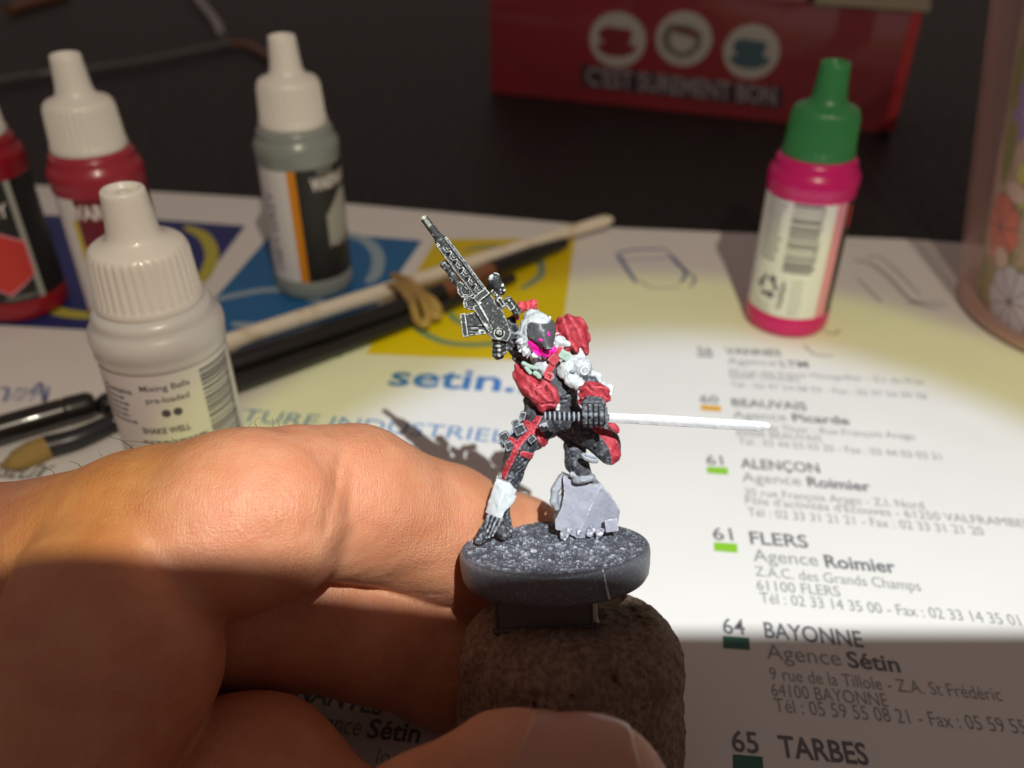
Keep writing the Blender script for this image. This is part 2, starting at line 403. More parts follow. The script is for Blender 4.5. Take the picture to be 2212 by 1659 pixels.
for pts, wd in (([(1845, 562), (1880, 570), (1920, 600), (1970, 650), (2030, 668)], 1.6), ([(1850, 600), (1890, 640), (1905, 655)], 1.0), ([(1960, 655), (2010, 652), (2050, 662)], 1.0), ([(1735, 745), (1760, 765), (1800, 770)], .9), ([(1775, 712), (1800, 722), (1815, 712)], .9), ([(1870, 555), (1910, 562), (1990, 640)], 1.0)):
    stroke('pen_mark', pts, wd, I_pen2, .06)
for k, (pts, wd) in enumerate((([(30, 1062), (70, 1050), (100, 1058)], .8), ([(70, 850), (88, 828), (96, 868), (106, 834)], 1.0), ([(0, 838), (18, 842), (8, 868)], 1.0))):
    stroke('pen_mark', pts, wd, I_pen, .06)

# ================================================================ paint bottles
def plastic(name, col, rough=.32, sss=.25, sc_=2.0):
    m = M(name, col, rough, coat=.15, sss=sss, sssr=(1, .8, .6), sscale=sc_)
    bump(m, noise(m, 1.5, 3), 0.02, 0.4); return m
m_capw = plastic('white_cap_plastic', (0.80, 0.78, 0.72)); m_capg = plastic('green_cap_plastic', (0.030, 0.21, 0.065), .35)
m_wbody = plastic('white_bottle_plastic', (0.66, 0.66, 0.64), .3); m_red = plastic('red_paint_bottle', (0.30, 0.010, 0.02), .3, .1)
m_red2 = plastic('pinkish_red_paint_bottle', (0.36, 0.025, 0.045), .3, .1); m_grey = plastic('grey_green_paint_bottle', (0.26, 0.30, 0.28), .3, .1); m_mag = plastic('magenta_paint_bottle', (0.60, 0.008, 0.15), .3, .1)
m_lblw = M('white_label', (0.76, 0.76, 0.76), .4); m_lblk = M('black_label', (0.018, 0.018, 0.018), .4); m_lblr = M('maroon_label', (0.16, 0.012, 0.025), .4)
m_orange = M('orange_label_stripe', (0.72, 0.27, 0.01), .4); m_print = M('label_print_grey', (0.10, 0.09, 0.12), .5); m_pw = M('label_print_white', (0.75, 0.72, 0.68), .4)
m_hexr = M('label_red', (0.62, 0.05, 0.04), .4); m_hexp = M('label_pale_red', (0.60, 0.10, 0.09), .4); m_hexg = M('label_grey_panel', (0.42, 0.44, 0.40), .4); m_yl = M('label_yellow', (0.60, 0.48, 0.02), .4)
m_pink = M('label_pink', (0.75, 0.30, 0.38), .4)
R_ = 12.5
def body_prof():
    return [(0.5, 0), (10.6, 0.0), (11.7, .5), (12.3, 1.6), (R_-.15, 3), (R_-.15, 6), (R_-.4, 6.3), (R_-.4, 38.2), (R_-.15, 38.6), (R_-.05, 39.2), (R_-.2, 39.9), (R_, 40.6), (R_+.15, 42), (R_+.05, 43.4), (11.9, 44.6), (11.4, 45.2), (11.2, 46), (11.2, 46.6), (10.7, 47.4), (9.6, 48.2), (8.6, 48.4), (8.4, 49)]
def cap_prof():
    return [(7.5, 47.9), (9.75, 47.9), (9.95, 48.3), (9.95, 49.2), (9.7, 49.7), (9.6, 50.2), (9.15, 57.4), (8.95, 58.4), (8.6, 59.2), (7.9, 59.8), (6.6, 60.2), (5.5, 60.7), (4.85, 61.5), (4.6, 62.6), (4.35, 64.5), (3.95, 69), (3.85, 69.8), (3.6, 70.15), (3.25, 70.2), (3.0, 69.9), (2.6, 69.3), (0.8, 69.2), (0.5, 69.5), (0.1, 69.6)]
def rib(r, z, a):
    if 49.9 < z < 58.9 and r > 8.7: return r-0.16-0.16*math.cos(36*a)
    return r
def patch(a0, a1, z0, z1, r, ny=2, nx=None, rot=0):
    """curved patch of a cylinder, degrees, mm"""
    nx = nx or max(2, int((a1-a0)/4)); vs, fs = [], []
    for i in range(nx+1):
        a = math.radians(a0+(a1-a0)*i/nx)
        for j in range(ny+1): vs.append((r*math.cos(a), r*math.sin(a), z0+(z1-z0)*j/ny))
    for i in range(nx):
        for j in range(ny):
            k = i*(ny+1)+j; fs.append([k, k+ny+1, k+ny+2, k+1])
    return vs, fs
def wrap_poly(pts, r, a_c):
    """polygon (mm along the wall, height) wrapped on the cylinder round direction a_c"""
    c = Vector((sum(p[0] for p in pts)/len(pts), sum(p[1] for p in pts)/len(pts)))
    rings = 5; vs = []; n = len(pts)*4; P = []
    for i in range(len(pts)):
        a, b = pts[i], pts[(i+1) % len(pts)]
        for k in range(4): P.append((a[0]+(b[0]-a[0])*k/4, a[1]+(b[1]-a[1])*k/4))
    for g in range(rings+1):
        for p in P:
            u = c.x+(p[0]-c.x)*g/rings; z = c.y+(p[1]-c.y)*g/rings; a = math.radians(a_c)+u/R_; vs.append((r*math.cos(a), r*math.sin(a), z))
    fs = []
    for g in range(rings):
        for i in range(n):
            j = (i+1) % n; fs.append([g*n+i, g*n+j, (g+1)*n+j, (g+1)*n+i] if g else [i, (g+1)*n+j, (g+1)*n+i][::-1][::-1])
    return vs, fs
def bottle(loc, k, label, parts, kr=.905):
    b = thing('paint_bottle', label, 'paint bottle', loc, None)
    move_ = lambda v, l_, k_: move([(p[0]*kr, p[1]*kr, p[2]) for p in v], l_, k_)
    o = mesh('bottle_body', *[f(x) if f else x for f, x in ((lambda v: move_(v, loc, k), lathe(body_prof(), 72)[0]), (None, lathe(body_prof(), 72)[1]))], parts['body'], b); autosmooth(o, 50)
    vs, fs = lathe(cap_prof(), 288, rib); o = mesh('cap', move_(vs, loc, k), fs, parts['cap'], b); autosmooth(o, 50)
    for item in parts['label']:
        kind = item[0]
        if kind == 'patch':
            _, nm, a0, a1, z0, z1, lay, mt = item; vs, fs = patch(a0, a1, z0, z1, R_-.4+.06+lay*.05)
        elif kind == 'text':
            # s, centre angle, z of baseline centre, cap height mm, width mm, vertical?, layer, mat
            _, nm, s, ac, z, cap, wd, vert, lay, mt, bold = item
            tv, fs = text_geo(s, bold); W = tv[:, 0].max(); vs = []
            for v in tv:
                u = (v[0]/W-.5)*wd; h = v[1]*cap/.7
                if vert: u, h = (-h, u) if vert > 0 else (h, -u)
                a = math.radians(ac)+u/R_; r = R_-.4+.06+lay*.05+(.02 if not vert else .02); vs.append((r*math.cos(a), r*math.sin(a), z+h))
        elif kind == 'bars':
            _, nm, ac, z0, z1, wd, lay, mt, seed = item
            rg = random.Random(seed); vs, fs = [], []; z = z0
            while z < z1:
                h = rg.choice((.22, .22, .4, .6)); v, f = patch(ac-math.degrees(wd/2/R_), ac+math.degrees(wd/2/R_), z, min(z+h, z1), R_-.4+.06+lay*.05, 1, 8)
                fs += [[i+len(vs) for i in q] for q in f]; vs += v; z += h+rg.choice((.22, .3, .5))
        elif kind == 'poly':
            _, nm, pts, ac, lay, mt = item; vs, fs = wrap_poly(pts, R_-.4+.06+lay*.05, ac)
        elif kind == 'lines':      # small print too fine to read
            _, nm, ac, z0, z1, wd, step, lay, mt, seed = item
            rg = random.Random(seed); vs, fs = [], []; z = z1
            while z > z0:
                u = -wd/2; end = wd/2-rg.random()*wd*.25
                while u < end:
                    q = min(rg.uniform(.5, 1.6), end-u)
                    v, f = patch(ac+math.degrees(u/R_), ac+math.degrees((u+q)/R_), z, z+step*.42, R_-.4+.06+lay*.05, 1, 2)
                    fs += [[i+len(vs) for i in w_] for w_ in f]; vs += v; u += q+.3
                z -= step
        o = mesh(nm, move_(vs, loc, k), fs, mt, b, True)
    return b
# front white bottle
A0 = -90
bottle((-64.6, 138, 0), .934, 'all white dropper bottle standing in front of the others, barcode on its side', dict(body=m_wbody, cap=m_capw, label=[
 ('patch', 'label', -190, 10, 7, 38, 0, m_lblw),
 ('text', 'label_text', 'Mixing Balls', -72, 34.8, 1.35, 9.4, 0, 1, m_print, .01), ('text', 'label_text', 'pre-loaded', -72, 32.1, 1.35, 8.2, 0, 1, m_print, .01),
 ('poly', 'ball_mark', [(.9*math.cos(t*math.pi/6)-1.1, 29.6+.9*math.sin(t*math.pi/6)) for t in range(12)], -71, 1, m_print),
 ('poly', 'ball_mark', [(.9*math.cos(t*math.pi/6)+1.1, 29.6+.9*math.sin(t*math.pi/6)) for t in range(12)], -71, 1, m_print),
 ('text', 'label_text', 'SHAKE WELL', -80, 25.0, 1.35, 9.5, 0, 1, m_print, .03),
 ('lines', 'small_print', -72, 8, 22.6, 14, 1.35, 1, m_print, 3), ('bars', 'barcode', -20, 9, 37, 8.6, 1, m_print, 4), ('text', 'label_text', '5 713799 302600', -3, 23, 1.0, 20, 1, 1, m_print, 0),
 ('text', 'label_text', 'Contains', -118, 34, 1.2, 7, 0, 1, m_print, .02), ('lines', 'small_print', -122, 26, 32.5, 8, 1.35, 1, m_print, 6),
]), 1.0)
# grey bottle in the middle
hexg = [(-5.4, 15.6), (7, 15), (7, 31), (1.0, 31), (-5.4, 25)]
bottle((-58.3, 232, 0), 1.0, 'grey paint bottle with white cap, orange striped label, behind the wooden stick', dict(body=m_grey, cap=m_capw, label=[
 ('patch', 'label', -178, -93, 5.5, 39.4, 0, m_lblw), ('patch', 'orange_stripe', -96, -83, 5.5, 39.4, 1, m_orange), ('patch', 'label', -84, 60, 5.5, 39.4, 2, m_lblk),
 ('text', 'label_text', 'SPEED', -40, 36.7, 1.5, 6, 0, 3, m_hexg, .0), ('text', 'label_text', 'WARPAINTS', -26, 32.6, 3.4, 17, 0, 3, m_pw, .04),
 ('poly', 'grey_panel', hexg, -22, 3, m_hexg), ('text', 'label_text', 'ASH GREY', -122, 21, 3.3, 22, 1, 1, m_print, .0), ('lines', 'small_print', -128, 8, 14, 6, 1.3, 1, m_hexg, 9),
]))
# green capped magenta bottle
bottle((75.5, 210.5, 0), .98, 'magenta paint bottle with green ribbed cap and recycling mark on its white label', dict(body=m_mag, cap=m_capg, label=[
 ('patch', 'label', -190, -68, 5.6, 41.5, 0, m_lblw), ('patch', 'label', -69, -50, 5.6, 41.5, 0, m_pink), ('patch', 'label', -50, 70, 5.6, 41.5, 0, m_lblk),
 ('bars', 'barcode', -107, 19.5, 38.5, 8.4, 1, m_print, 12), ('text', 'label_text', '8 429551 727754', -84, 29, 1.2, 17, 1, 1, m_print, 0), ('lines', 'small_print', -150, 20, 38, 7, 1.5, 1, m_print, 13),
 ('text', 'label_text', 'Vallejo', -118, 12.5, 1.7, 8.5, 1, 1, m_print, .02), ('lines', 'small_print', -100, 7, 17, 4.2, 1.1, 1, m_hexg, 15), ('lines', 'small_print', -146, 6.2, 8.6, 6, 1.1, 1, m_hexg, 16),
 *[('poly', 'recycling_arrow', [(math.cos(t)*p[0]-math.sin(t)*p[1], 14.2+math.sin(t)*p[0]+math.cos(t)*p[1]) for p in ((-2.4, -2.9), (1.1, -2.9), (1.1, -3.7), (2.9, -2.2), (1.1, -.8), (1.1, -1.7), (-1.7, -1.7))], -143, 1, m_print) for t in (0, 2*math.pi/3, 4*math.pi/3)],
 ('poly', 'red_mark', [(-1, 31), (1.3, 31), (1.3, 37), (-1, 37)], -38, 1, m_hexr),
]))
hx = lambda w_, h, cx, cz: [(cx, cz-h), (cx+w_, cz-h*.5), (cx+w_, cz+h*.5), (cx, cz+h), (cx-w_, cz+h*.5), (cx-w_, cz-h*.5)]
bottle((-104.5, 212, 0), 1.0, 'pinkish red paint bottle with white cap and maroon label, behind the white bottle', dict(body=m_red2, cap=m_capw, label=[
 ('patch', 'label', -190, -104, 5.6, 38.6, 0, m_lblw), ('patch', 'yellow_mark', -112, -104.5, 22, 33, 1, m_yl), ('patch', 'label', -104, 60, 5.6, 38.6, 1, m_lblr),
 ('text', 'label_text', 'WARPAINTS', -60, 33.4, 3.6, 24, 0, 2, m_pw, .04), ('poly', 'white_outline', hx(8.0, 9.2, 0, 21), -67, 2, m_pink), ('poly', 'red_panel', hx(7.6, 8.7, 0, 21), -67, 3, m_hexp),
]))
bottle((-138, 219, 0), 1.02, 'red paint bottle with black label and red hexagon, cut off at the left edge', dict(body=m_red, cap=m_capw, label=[
 ('patch', 'label', -190, -38, 5.6, 38.6, 1, m_lblk), ('patch', 'label', -38, -30, 5.6, 38.6, 0, m_hexg), ('patch', 'label', -30, 60, 5.6, 38.6, 0, m_lblk),
 ('text', 'label_text', 'ARMY', -70, 29.5, 3.6, 12, 0, 2, m_pw, .02), ('text', 'label_text', 'THE', -72, 36.5, 1.6, 4, 0, 2, m_hexg, 0),
 ('poly', 'white_outline', hx(8.2, 9.4, 0, 17.6), -72, 2, m_pink), ('poly', 'red_panel', hx(7.7, 8.8, 0, 17.6), -72, 3, m_hexr), ('text', 'label_text', 'WARPAINTS', -60, 7, 1.1, 9, 0, 2, m_hexg, 0),
]))

# ================================================================ brushes, stick and rubber band
m_wood = M('pale_wood', (0.66, 0.56, 0.40), .45)
_w = noise(m_wood, 6, 5, stretch=((1, 1, 1), (0, 0, .4)))
L(m_wood, mix(m_wood, ramp(m_wood, _w, [(.55, 0), (.75, 1)]), (0.80, 0.74, 0.60), (0.60, 0.44, 0.24)), bsdf(m_wood).inputs['Base Color']); bump(m_wood, _w, .05, .4)
m_blk = M('black_lacquer', (0.012, 0.011, 0.010), .30, coat=.25); bump(m_blk, noise(m_blk, 3, 3), .03, .3)
m_fer = M('dark_ferrule', (0.05, 0.05, 0.055), .35, metal=.6); m_cop = M('copper_ferrule', (0.50, 0.24, 0.13), .30, metal=.8)
m_bris = M('brush_bristle', (0.40, 0.27, 0.08), .6); bump(m_bris, noise(m_bris, .5, 4, stretch=((1, 12, 1), (0, 0, .35))), .2, .8)
m_rub = M('rubber_band', (0.40, 0.26, 0.09), .5, sss=.2, sssr=(1, .6, .3), sscale=1)
def rod(name, pts, rads, mat, parent, n=14, sub=6):
    P = spline(pts, sub); k = len(P); R = np.interp(np.linspace(0, 1, k), np.linspace(0, 1, len(rads)), rads)
    v, f = tube(P, list(R), n); return autosmooth(mesh(name, v, f, mat, parent), 40)
def gp(px, py, h): return tuple(ground(px, py, h))
st = thing('wooden_stick', 'long pale wooden brush handle with rounded end lying across the coloured tiles', 'brush handle', ground(900, 610, 0))
rod('handle', [gp(1322, 474, 5), gp(1290, 482, 4.6), gp(1150, 525, 4.2), gp(900, 606, 3.6), gp(640, 690, 3.2), gp(480, 742, 3.0)], [1.0, 2.0, 1.9, 2.1, 2.2, 2.3, 2.3, 2.2], m_wood, st)
b1 = thing('paint_brush', 'long black lacquered brush handle tied beside the pale wooden stick', 'paint brush', ground(900, 660, 0))
rod('handle', [gp(1222, 524, 3), gp(1150, 550, 3.0), gp(1060, 585, 3.0)], [1.6, 2.6, 3.0], m_blk, b1)
rod('ferrule', [gp(1062, 584, 3.1), gp(955, 633, 3.1)], [2.7, 3.0], m_cop, b1, sub=3)
rod('handle', [gp(960, 631, 3), gp(840, 676, 3.2), gp(500, 790, 3.3), gp(250, 868, 3), gp(215, 880, 3)], [2.9, 3.0, 3.2, 3.4, 2.8, 1.0], m_blk, b1)
b2 = thing('paint_brush', 'slimmer black brush with tan bristle tip lying below the black handle', 'paint brush', ground(250, 930, 0))
rod('handle', [gp(1110, 600, 2.4), gp(850, 706, 2.4), gp(500, 832, 2.6), gp(300, 893, 2.6), gp(245, 912, 2.5)], [1.3, 1.8, 2.3, 2.8, 2.5], m_blk, b2)
rod('ferrule', [gp(250, 910, 2.6), gp(170, 946, 2.6), gp(100, 966, 2.4)], [2.1, 2.3, 2.6], m_fer, b2)
rod('bristle', [gp(104, 965, 2.4), gp(70, 980, 2.1), gp(35, 996, 1.5), gp(0, 1008, .6)], [2.6, 2.9, 2.3, .25], m_bris, b2)
b3 = thing('marker_pen', 'glossy black pen with a short collar cut off at the left edge', 'pen', ground(80, 930, 0))
rod('pen_barrel', [gp(-190, 985, 4), gp(0, 928, 4), gp(138, 888, 4)], [3.1, 3.1, 3.0], m_blk, b3, 20)
rod('pen_collar', [gp(139, 888, 4), gp(146, 886, 4), gp(190, 874, 3.8), gp(204, 870, 3.7)], [2.6, 3.1, 3.0, 2.2], m_blk, b3, 20)
rbm = thing('rubber_band', 'tan rubber band wound round the bundle of handles with loose loops', 'rubber band', ground(890, 640, 0))
c0 = ground(872, 640, 3.2); axd = (ground(1150, 540, 3)-ground(640, 705, 3)).normalized(); sd = Vector((-axd.y, axd.x, 0))
for k in range(5):
    off = (k-2)*1.5; pts = []
    for i in range(15):
        a = 2*math.pi*i/14; pts.append(tuple(c0+axd*(off+.7*math.sin(a+k))+sd*(math.cos(a)*6.6-1.2)+Vector((0, 0, max(-2.6, 4.0*math.sin(a))))))
    rod('band_turn', pts, [.6], m_rub, rbm, 8, 3)
for pts in (([gp(880, 625, 6), gp(892, 660, 5), gp(902, 692, 3), gp(918, 700, 3), gp(924, 680, 4), gp(912, 645, 6)]), ([gp(905, 630, 6), gp(932, 648, 6), gp(946, 668, 4), gp(944, 684, 3), gp(930, 672, 4), gp(912, 640, 6)]), ([gp(850, 596, 5), gp(884, 610, 7), gp(912, 650, 5)])):
    rod('band_loop', pts, [1.25], m_rub, rbm, 8, 6)

# ================================================================ red box at the back
m_box = M('red_printed_card', (0.34, 0.016, 0.022), .42, coat=.4)
L(m_box, mix(m_box, ramp(m_box, noise(m_box, 60, 3), [(.35, 0), (.7, 1)]), (0.20, 0.012, 0.018), (0.15, 0.010, 0.018)), bsdf(m_box).inputs['Base Color'])
bump(m_box, noise(m_box, 25, 3), .6, .5)
m_boxe = M('red_card_corner', (0.36, 0.02, 0.025), .45); m_rim = M('kraft_card_rim', (0.26, 0.22, 0.15), .7)
m_bdg = M('badge_cream', (0.34, 0.32, 0.30), .5); m_bdr = M('badge_red', (0.15, 0.010, 0.016), .5); m_bdb = M('badge_blue', (0.035, 0.075, 0.10), .5); m_bdgy = M('badge_grey', (0.12, 0.12, 0.11), .5)
m_ban = M('banner_plum', (0.030, 0.014, 0.026), .5); m_bant = M('banner_letter', (0.22, 0.18, 0.19), .5)
BL, BR = ground(1060, 200), ground(1925, 290); BL = Vector((BL.x, BL.y, 0)); BR = Vector((BR.x, BR.y, 0))
bd = (BR-BL).normalized(); bn = Vector((bd.y, -bd.x, 0)); BWd = (BR-BL).length
def onface(px, py, off=0.0):
    u = (px-1106)/FPX; v = (829.5-py)/FPX; r = Vector((u, CP+v*SP, v*CP-SP)); o = Vector((0, 0, CAMH))
    t = (BL-o).dot(bn)/r.dot(bn); p = o+r*t; return (p-BL).dot(bd), p.z
def facept(s, z, off): return BL+bd*s+Vector((0, 0, z))+bn*off
box = thing('red_box', 'large red card box with three round cup badges and a lettered banner at the back', 'box', BL+bd*BWd/2)
BH, BD = 120.0, 90.0
bm = bmesh.new()
def slab(bm, s0, s1, d0, d1, z0, z1):
    q = [BL+bd*s-bn*d+Vector((0, 0, z)) for z in (z0, z1) for s, d in ((s0, d0), (s1, d0), (s1, d1), (s0, d1))]
    v = [bm.verts.new(p) for p in q]
    for f in ((0, 3, 2, 1), (4, 5, 6, 7), (0, 1, 5, 4), (1, 2, 6, 5), (2, 3, 7, 6), (3, 0, 4, 7)): bm.faces.new([v[i] for i in f])
def hz(s):   # top edge falls to the right
    return BH
e0, ztop = onface(1990, 14)
sR = onface(1925, 290)[0]
for nm, args in (('front_panel', (0, sR-3.2, 0, 1.2, 0.2, ztop-2)),):
    bm = bmesh.new(); slab(bm, *args); bmesh.ops.subdivide_edges(bm, edges=bm.edges, cuts=8, use_grid_fill=True); bmobj(nm, bm, m_box, box)
bm = bmesh.new(); slab(bm, 0, 2, 1.3, BD, .2, ztop-2); bmobj('side_panel', bm, m_box, box)
bm = bmesh.new(); slab(bm, sR-2, sR, 2.2, BD, .2, ztop-2); bmobj('side_panel', bm, m_box, box)
bm = bmesh.new(); slab(bm, 2.1, sR-2.1, BD-2, BD, .2, ztop-2); bmobj('back_panel', bm, m_box, box)
bm = bmesh.new(); slab(bm, sR-3.4, sR+.8, -1.6, 1.0, 1, ztop-1.5); bmesh.ops.bevel(bm, geom=bm.edges[:], offset=.7, segments=2, affect='EDGES'); bmobj('folded_corner', bm, m_boxe, box)
bm = bmesh.new(); slab(bm, sR*.78, sR+3, -2.2, BD, ztop-1.4, ztop+1.2); bmobj('card_rim', bm, m_rim, box)
bm = bmesh.new(); slab(bm, -.5, sR*.76, -.8, BD, ztop-1.9, ztop-.2); bmobj('lid', bm, m_box, box)
def fpoly(name, pts, mat, off, nm_parent=box):
    P = [facept(s, z, off) for s, z in pts]; c = sum(P, Vector())/len(P)
    return mesh(name, P+[c], [[i, (i+1) % len(P), len(P)] for i in range(len(P))], mat, nm_parent, False)
for (cx, cy), kind in (((1334, 86), 0), ((1477, 84), 1), ((1623, 112), 2)):
    s0, z0 = onface(cx, cy); s1, _ = onface(cx+61, cy+6); _, zt = onface(cx, cy-61); rr = (s1-s0); rz = zt-z0
    disc = fpoly('cup_badge', [(s0+rr*math.cos(2*math.pi*i/32), z0+rz*math.sin(2*math.pi*i/32)) for i in range(32)], m_bdg, .3)
    mt = (m_bdr, m_bdgy, m_bdb)[kind]
    cup = [(-.48, .42), (-.40, .46), (.48, .40), (.50, .1), (.42, -.12), (.72, -.18), (.62, -.42), (.2, -.6), (-.3, -.6), (-.68, -.42), (-.72, -.2), (-.44, -.12), (-.66, .02), (-.66, .30)]
    if kind == 1: cup = [(-.62, .50), (.1, .52), (.60, .30), (.66, -.2), (.3, -.62), (-.1, -.7), (-.66, -.42), (-.8, .0)]
    fpoly('cup_print', [(s0+rr*x, z0+rz*y) for x, y in cup], mt, .5)
    if kind == 1:
        fpoly('cup_print', [(s0+rr*x, z0+rz*y) for x, y in [(-.45, .22), (.38, .05), (.40, -.2), (.1, -.48), (-.2, -.46), (-.45, -.2)]], m_bdg, .7)
        fpoly('cup_print', [(s0+rr*x, z0+rz*y) for x, y in [(-.42, .50), (.50, .26), (.50, .12), (-.36, .34)]], m_bdr, .9)
bq = [onface(*p) for p in ((1256, 138), (1692, 190), (1688, 234), (1256, 186))]
fpoly('banner', bq, m_ban, .35)
tv, tf = text_geo("C'EST SUREMENT BON", .02); W = tv[:, 0].max(); vs = []
l0, l1 = onface(1268, 182), onface(1676, 226)
for v in tv:
    t = v[0]/W; h = v[1]/.7; a = onface(1268+408*t, 182+44*t-39*h); vs.append(facept(a[0], a[1], .6))
mesh('banner_text', vs, tf, m_bant, box, False)

# ================================================================ patterned tumbler on the right
m_glass = M('clear_tumbler_wall', (0.80, 0.62, 0.60), .06); bsdf(m_glass).inputs['Transmission Weight'].default_value = 1.0; bsdf(m_glass).inputs['IOR'].default_value = 1.1
# a clear wall should pass the lamp's light: mix in plain transparency (a real thin sheet of plastic does)
_nt = m_glass.node_tree; _tr = N(m_glass, 'ShaderNodeBsdfTransparent'); _tr.inputs[0].default_value = (1, 0.985, 0.98, 1)
_mx = N(m_glass, 'ShaderNodeMixShader'); _lw = N(m_glass, 'ShaderNodeLayerWeight'); _lw.inputs[0].default_value = .5; L(m_glass, math_(m_glass, 'ADD', math_(m_glass, 'MULTIPLY', math_(m_glass, 'POWER', _lw.outputs['Facing'], 2.5), .45), .02), _mx.inputs[0]); _gl = N(m_glass, 'ShaderNodeBsdfPrincipled'); _gl.inputs['Base Color'].default_value = (.90, .55, .52, 1); _gl.inputs['Roughness'].default_value = .15
L(m_glass, _tr.outputs[0], _mx.inputs[1]); L(m_glass, _gl.outputs[0], _mx.inputs[2]); L(m_glass, _mx.outputs[0], _nt.nodes['Material Output'].inputs[0])
m_slv = M('sleeve_print_olive', (0.16, 0.15, 0.07), .5)
L(m_slv, mix(m_slv, ramp(m_slv, noise(m_slv, 14, 3), [(.45, 0), (.55, 1)]), (0.60, 0.46, 0.40), (0.32, 0.34, 0.16)), bsdf(m_slv).inputs['Base Color'])
TC = Vector((164, 212, 0)); tum = thing('patterned_tumbler', 'clear tumbler with a flower and parasol printed lining at the right edge', 'tumbler', TC)
def cone(r0, r1, z0, z1, n=96, both=None, m=12):
    vs, fs = [], []
    for j in range(m+1):
        t = j/m
        for i in range(n): a = 2*math.pi*i/n; r = r0+(r1-r0)*t; vs.append((TC.x+r*math.cos(a), TC.y+r*math.sin(a), z0+(z1-z0)*t))
    for j in range(m):
        for i in range(n): a, b = j*n+i, j*n+(i+1) % n; fs.append([a, b, b+n, a+n])
    return vs, fs
v1, f1 = cone(37.5, 53, 1.2, 98); v2, f2 = cone(36.3, 51.8, 2.4, 98)
n1 = len(v1); fs = f1+[[i+n1 for i in q][::-1] for q in f2]+[[12*96+i, 12*96+(i+1) % 96, n1+12*96+(i+1) % 96, n1+12*96+i] for i in range(96)]
mesh('clear_wall', v1+v2, fs, m_glass, tum)
v, f = lathe([(.5, 0.05), (34.5, .05), (36.6, .5), (37.4, 1.15), (36, 2.3), (.5, 2.3)], 96); mesh('foot', move(v, TC), f, M('tumbler_foot', (.45, .30, .25), .35), tum)
v1, f1 = cone(32.5, 44.5, 3.2, 96); v2, f2 = cone(31.9, 43.9, 3.2, 96)
mesh('printed_lining', v1+v2, f1+[[i+len(v1) for i in q][::-1] for q in f2]+[[12*96+i, 12*96+(i+1) % 96, n1+12*96+(i+1) % 96, n1+12*96+i] for i in range(96)], m_slv, tum)
def tumpt(px, py, off=0.0):
    """where the sight line meets the lining cone"""
    u = (px-1106)/FPX; v = (829.5-py)/FPX; r = Vector((u, CP+v*SP, v*CP-SP)); o = Vector((0, 0, CAMH)); t = 100
    best = None
    for k in range(1400):
        t = 120+k*.1; p = o+r*t; R = 32.5+12*(p.z-3.2)/92.8
        if math.hypot(p.x-TC.x, p.y-TC.y) <= R+.15+off: return p
    return None
m_cor = M('parasol_coral', (0.80, 0.20, 0.15), .5); m_lil = M('parasol_lilac', (0.60, 0.62, 0.82), .5); m_lim = M('parasol_lime', (0.62, 0.64, 0.16), .5); m_pur = M('flower_purple', (0.30, 0.24, 0.66), .5)
m_rb = M('parasol_rib', (0.10, 0.09, 0.11), .5); m_leaf = M('leaf_green', (0.20, 0.30, 0.04), .5); m_tag = M('print_white', (0.72, 0.58, 0.55), .5); m_oran = M('print_orange', (0.60, 0.20, 0.10), .5); m_pale = M('flower_pale', (.60, .52, .80), .5)
def tang(a, z, off): R = 32.5+12*(z-3.2)/92.8+off; return Vector((TC.x+R*math.cos(a), TC.y+R*math.sin(a), z))
def motif(px, py, rad, n, mat, off, scal=.10, rot=0.0, sq=1.0, name='parasol_print', ribs=True):
    p = tumpt(px, py)
    if p is None: p = tumpt(2205, py)
    ac = math.atan2(p.y-TC.y, p.x-TC.x)
    if px > 2206: ac += (px-2205)/7.5/38
    z0 = p.z; R = 38; k = n*8; vs = []; fs = []; rings = 5
    for g in range(rings+1):
        for i in range(k):
            t = 2*math.pi*i/k+rot; q = rad*g/rings*(1-scal+scal*abs(math.sin(n*(t-rot)/2))) if scal >= 0 else rad*g/rings*(1+scal*abs(math.sin(n*(t-rot)/2)))
            vs.append(tang(ac+q*math.cos(t)/R, z0+q*math.sin(t)*sq, off))
    for g in range(rings):
        for i in range(k): j = (i+1) % k; fs.append([g*k+i, g*k+j, (g+1)*k+j, (g+1)*k+i])
    o = mesh(name, vs, fs, mat, tum)
    if ribs:
        for i in range(n):
            t = 2*math.pi*i/n+rot; vs, fs = [], []
            for j in range(7):
                q = rad*.97*j/6; w_ = .16
                for s_ in (-1, 1): vs.append(tang(ac+(q*math.cos(t)-s_*w_*math.sin(t))/R, z0+(q*math.sin(t)+s_*w_*math.cos(t))*sq, off+.05))
            for j in range(6): fs.append([2*j, 2*j+1, 2*j+3, 2*j+2])
            mesh('parasol_rib', vs, fs, m_rb, tum)
        vs = [tang(ac+.9*math.cos(2*math.pi*i/12)/R, z0+.9*math.sin(2*math.pi*i/12), off+.1) for i in range(12)]
        mesh('parasol_tip', vs, [list(range(12))], m_rb, tum)
motif(2162, 490, 9.0, 8, m_cor, .25, .12, .25); motif(2182, 652, 9.8, 9, m_lil, .35, .10, .1); motif(2230, 395, 9.5, 8, m_lim, .2, .12, .3)
motif(2214, 235, 7.5, 6, m_pur, .22, -.45, .4, 1.2, 'flower_print', False); motif(2222, 240, 4.0, 6, m_pale, .32, -.3, .2, 1.2, 'flower_print', False); motif(2140, 705, 3.2, 5, m_oran, .2, .1, 0, .9, 'flower_print', False); motif(2112, 690, 2.6, 5, m_oran, .2, .1, 0, .9, 'flower_print', False)
motif(2165, 555, 3.4, 12, m_tag, .5, .0, 0, .8, 'print_patch', False); motif(2196, 415, 4.2, 12, m_tag, .5, .0, 0, .6, 'print_patch', False)
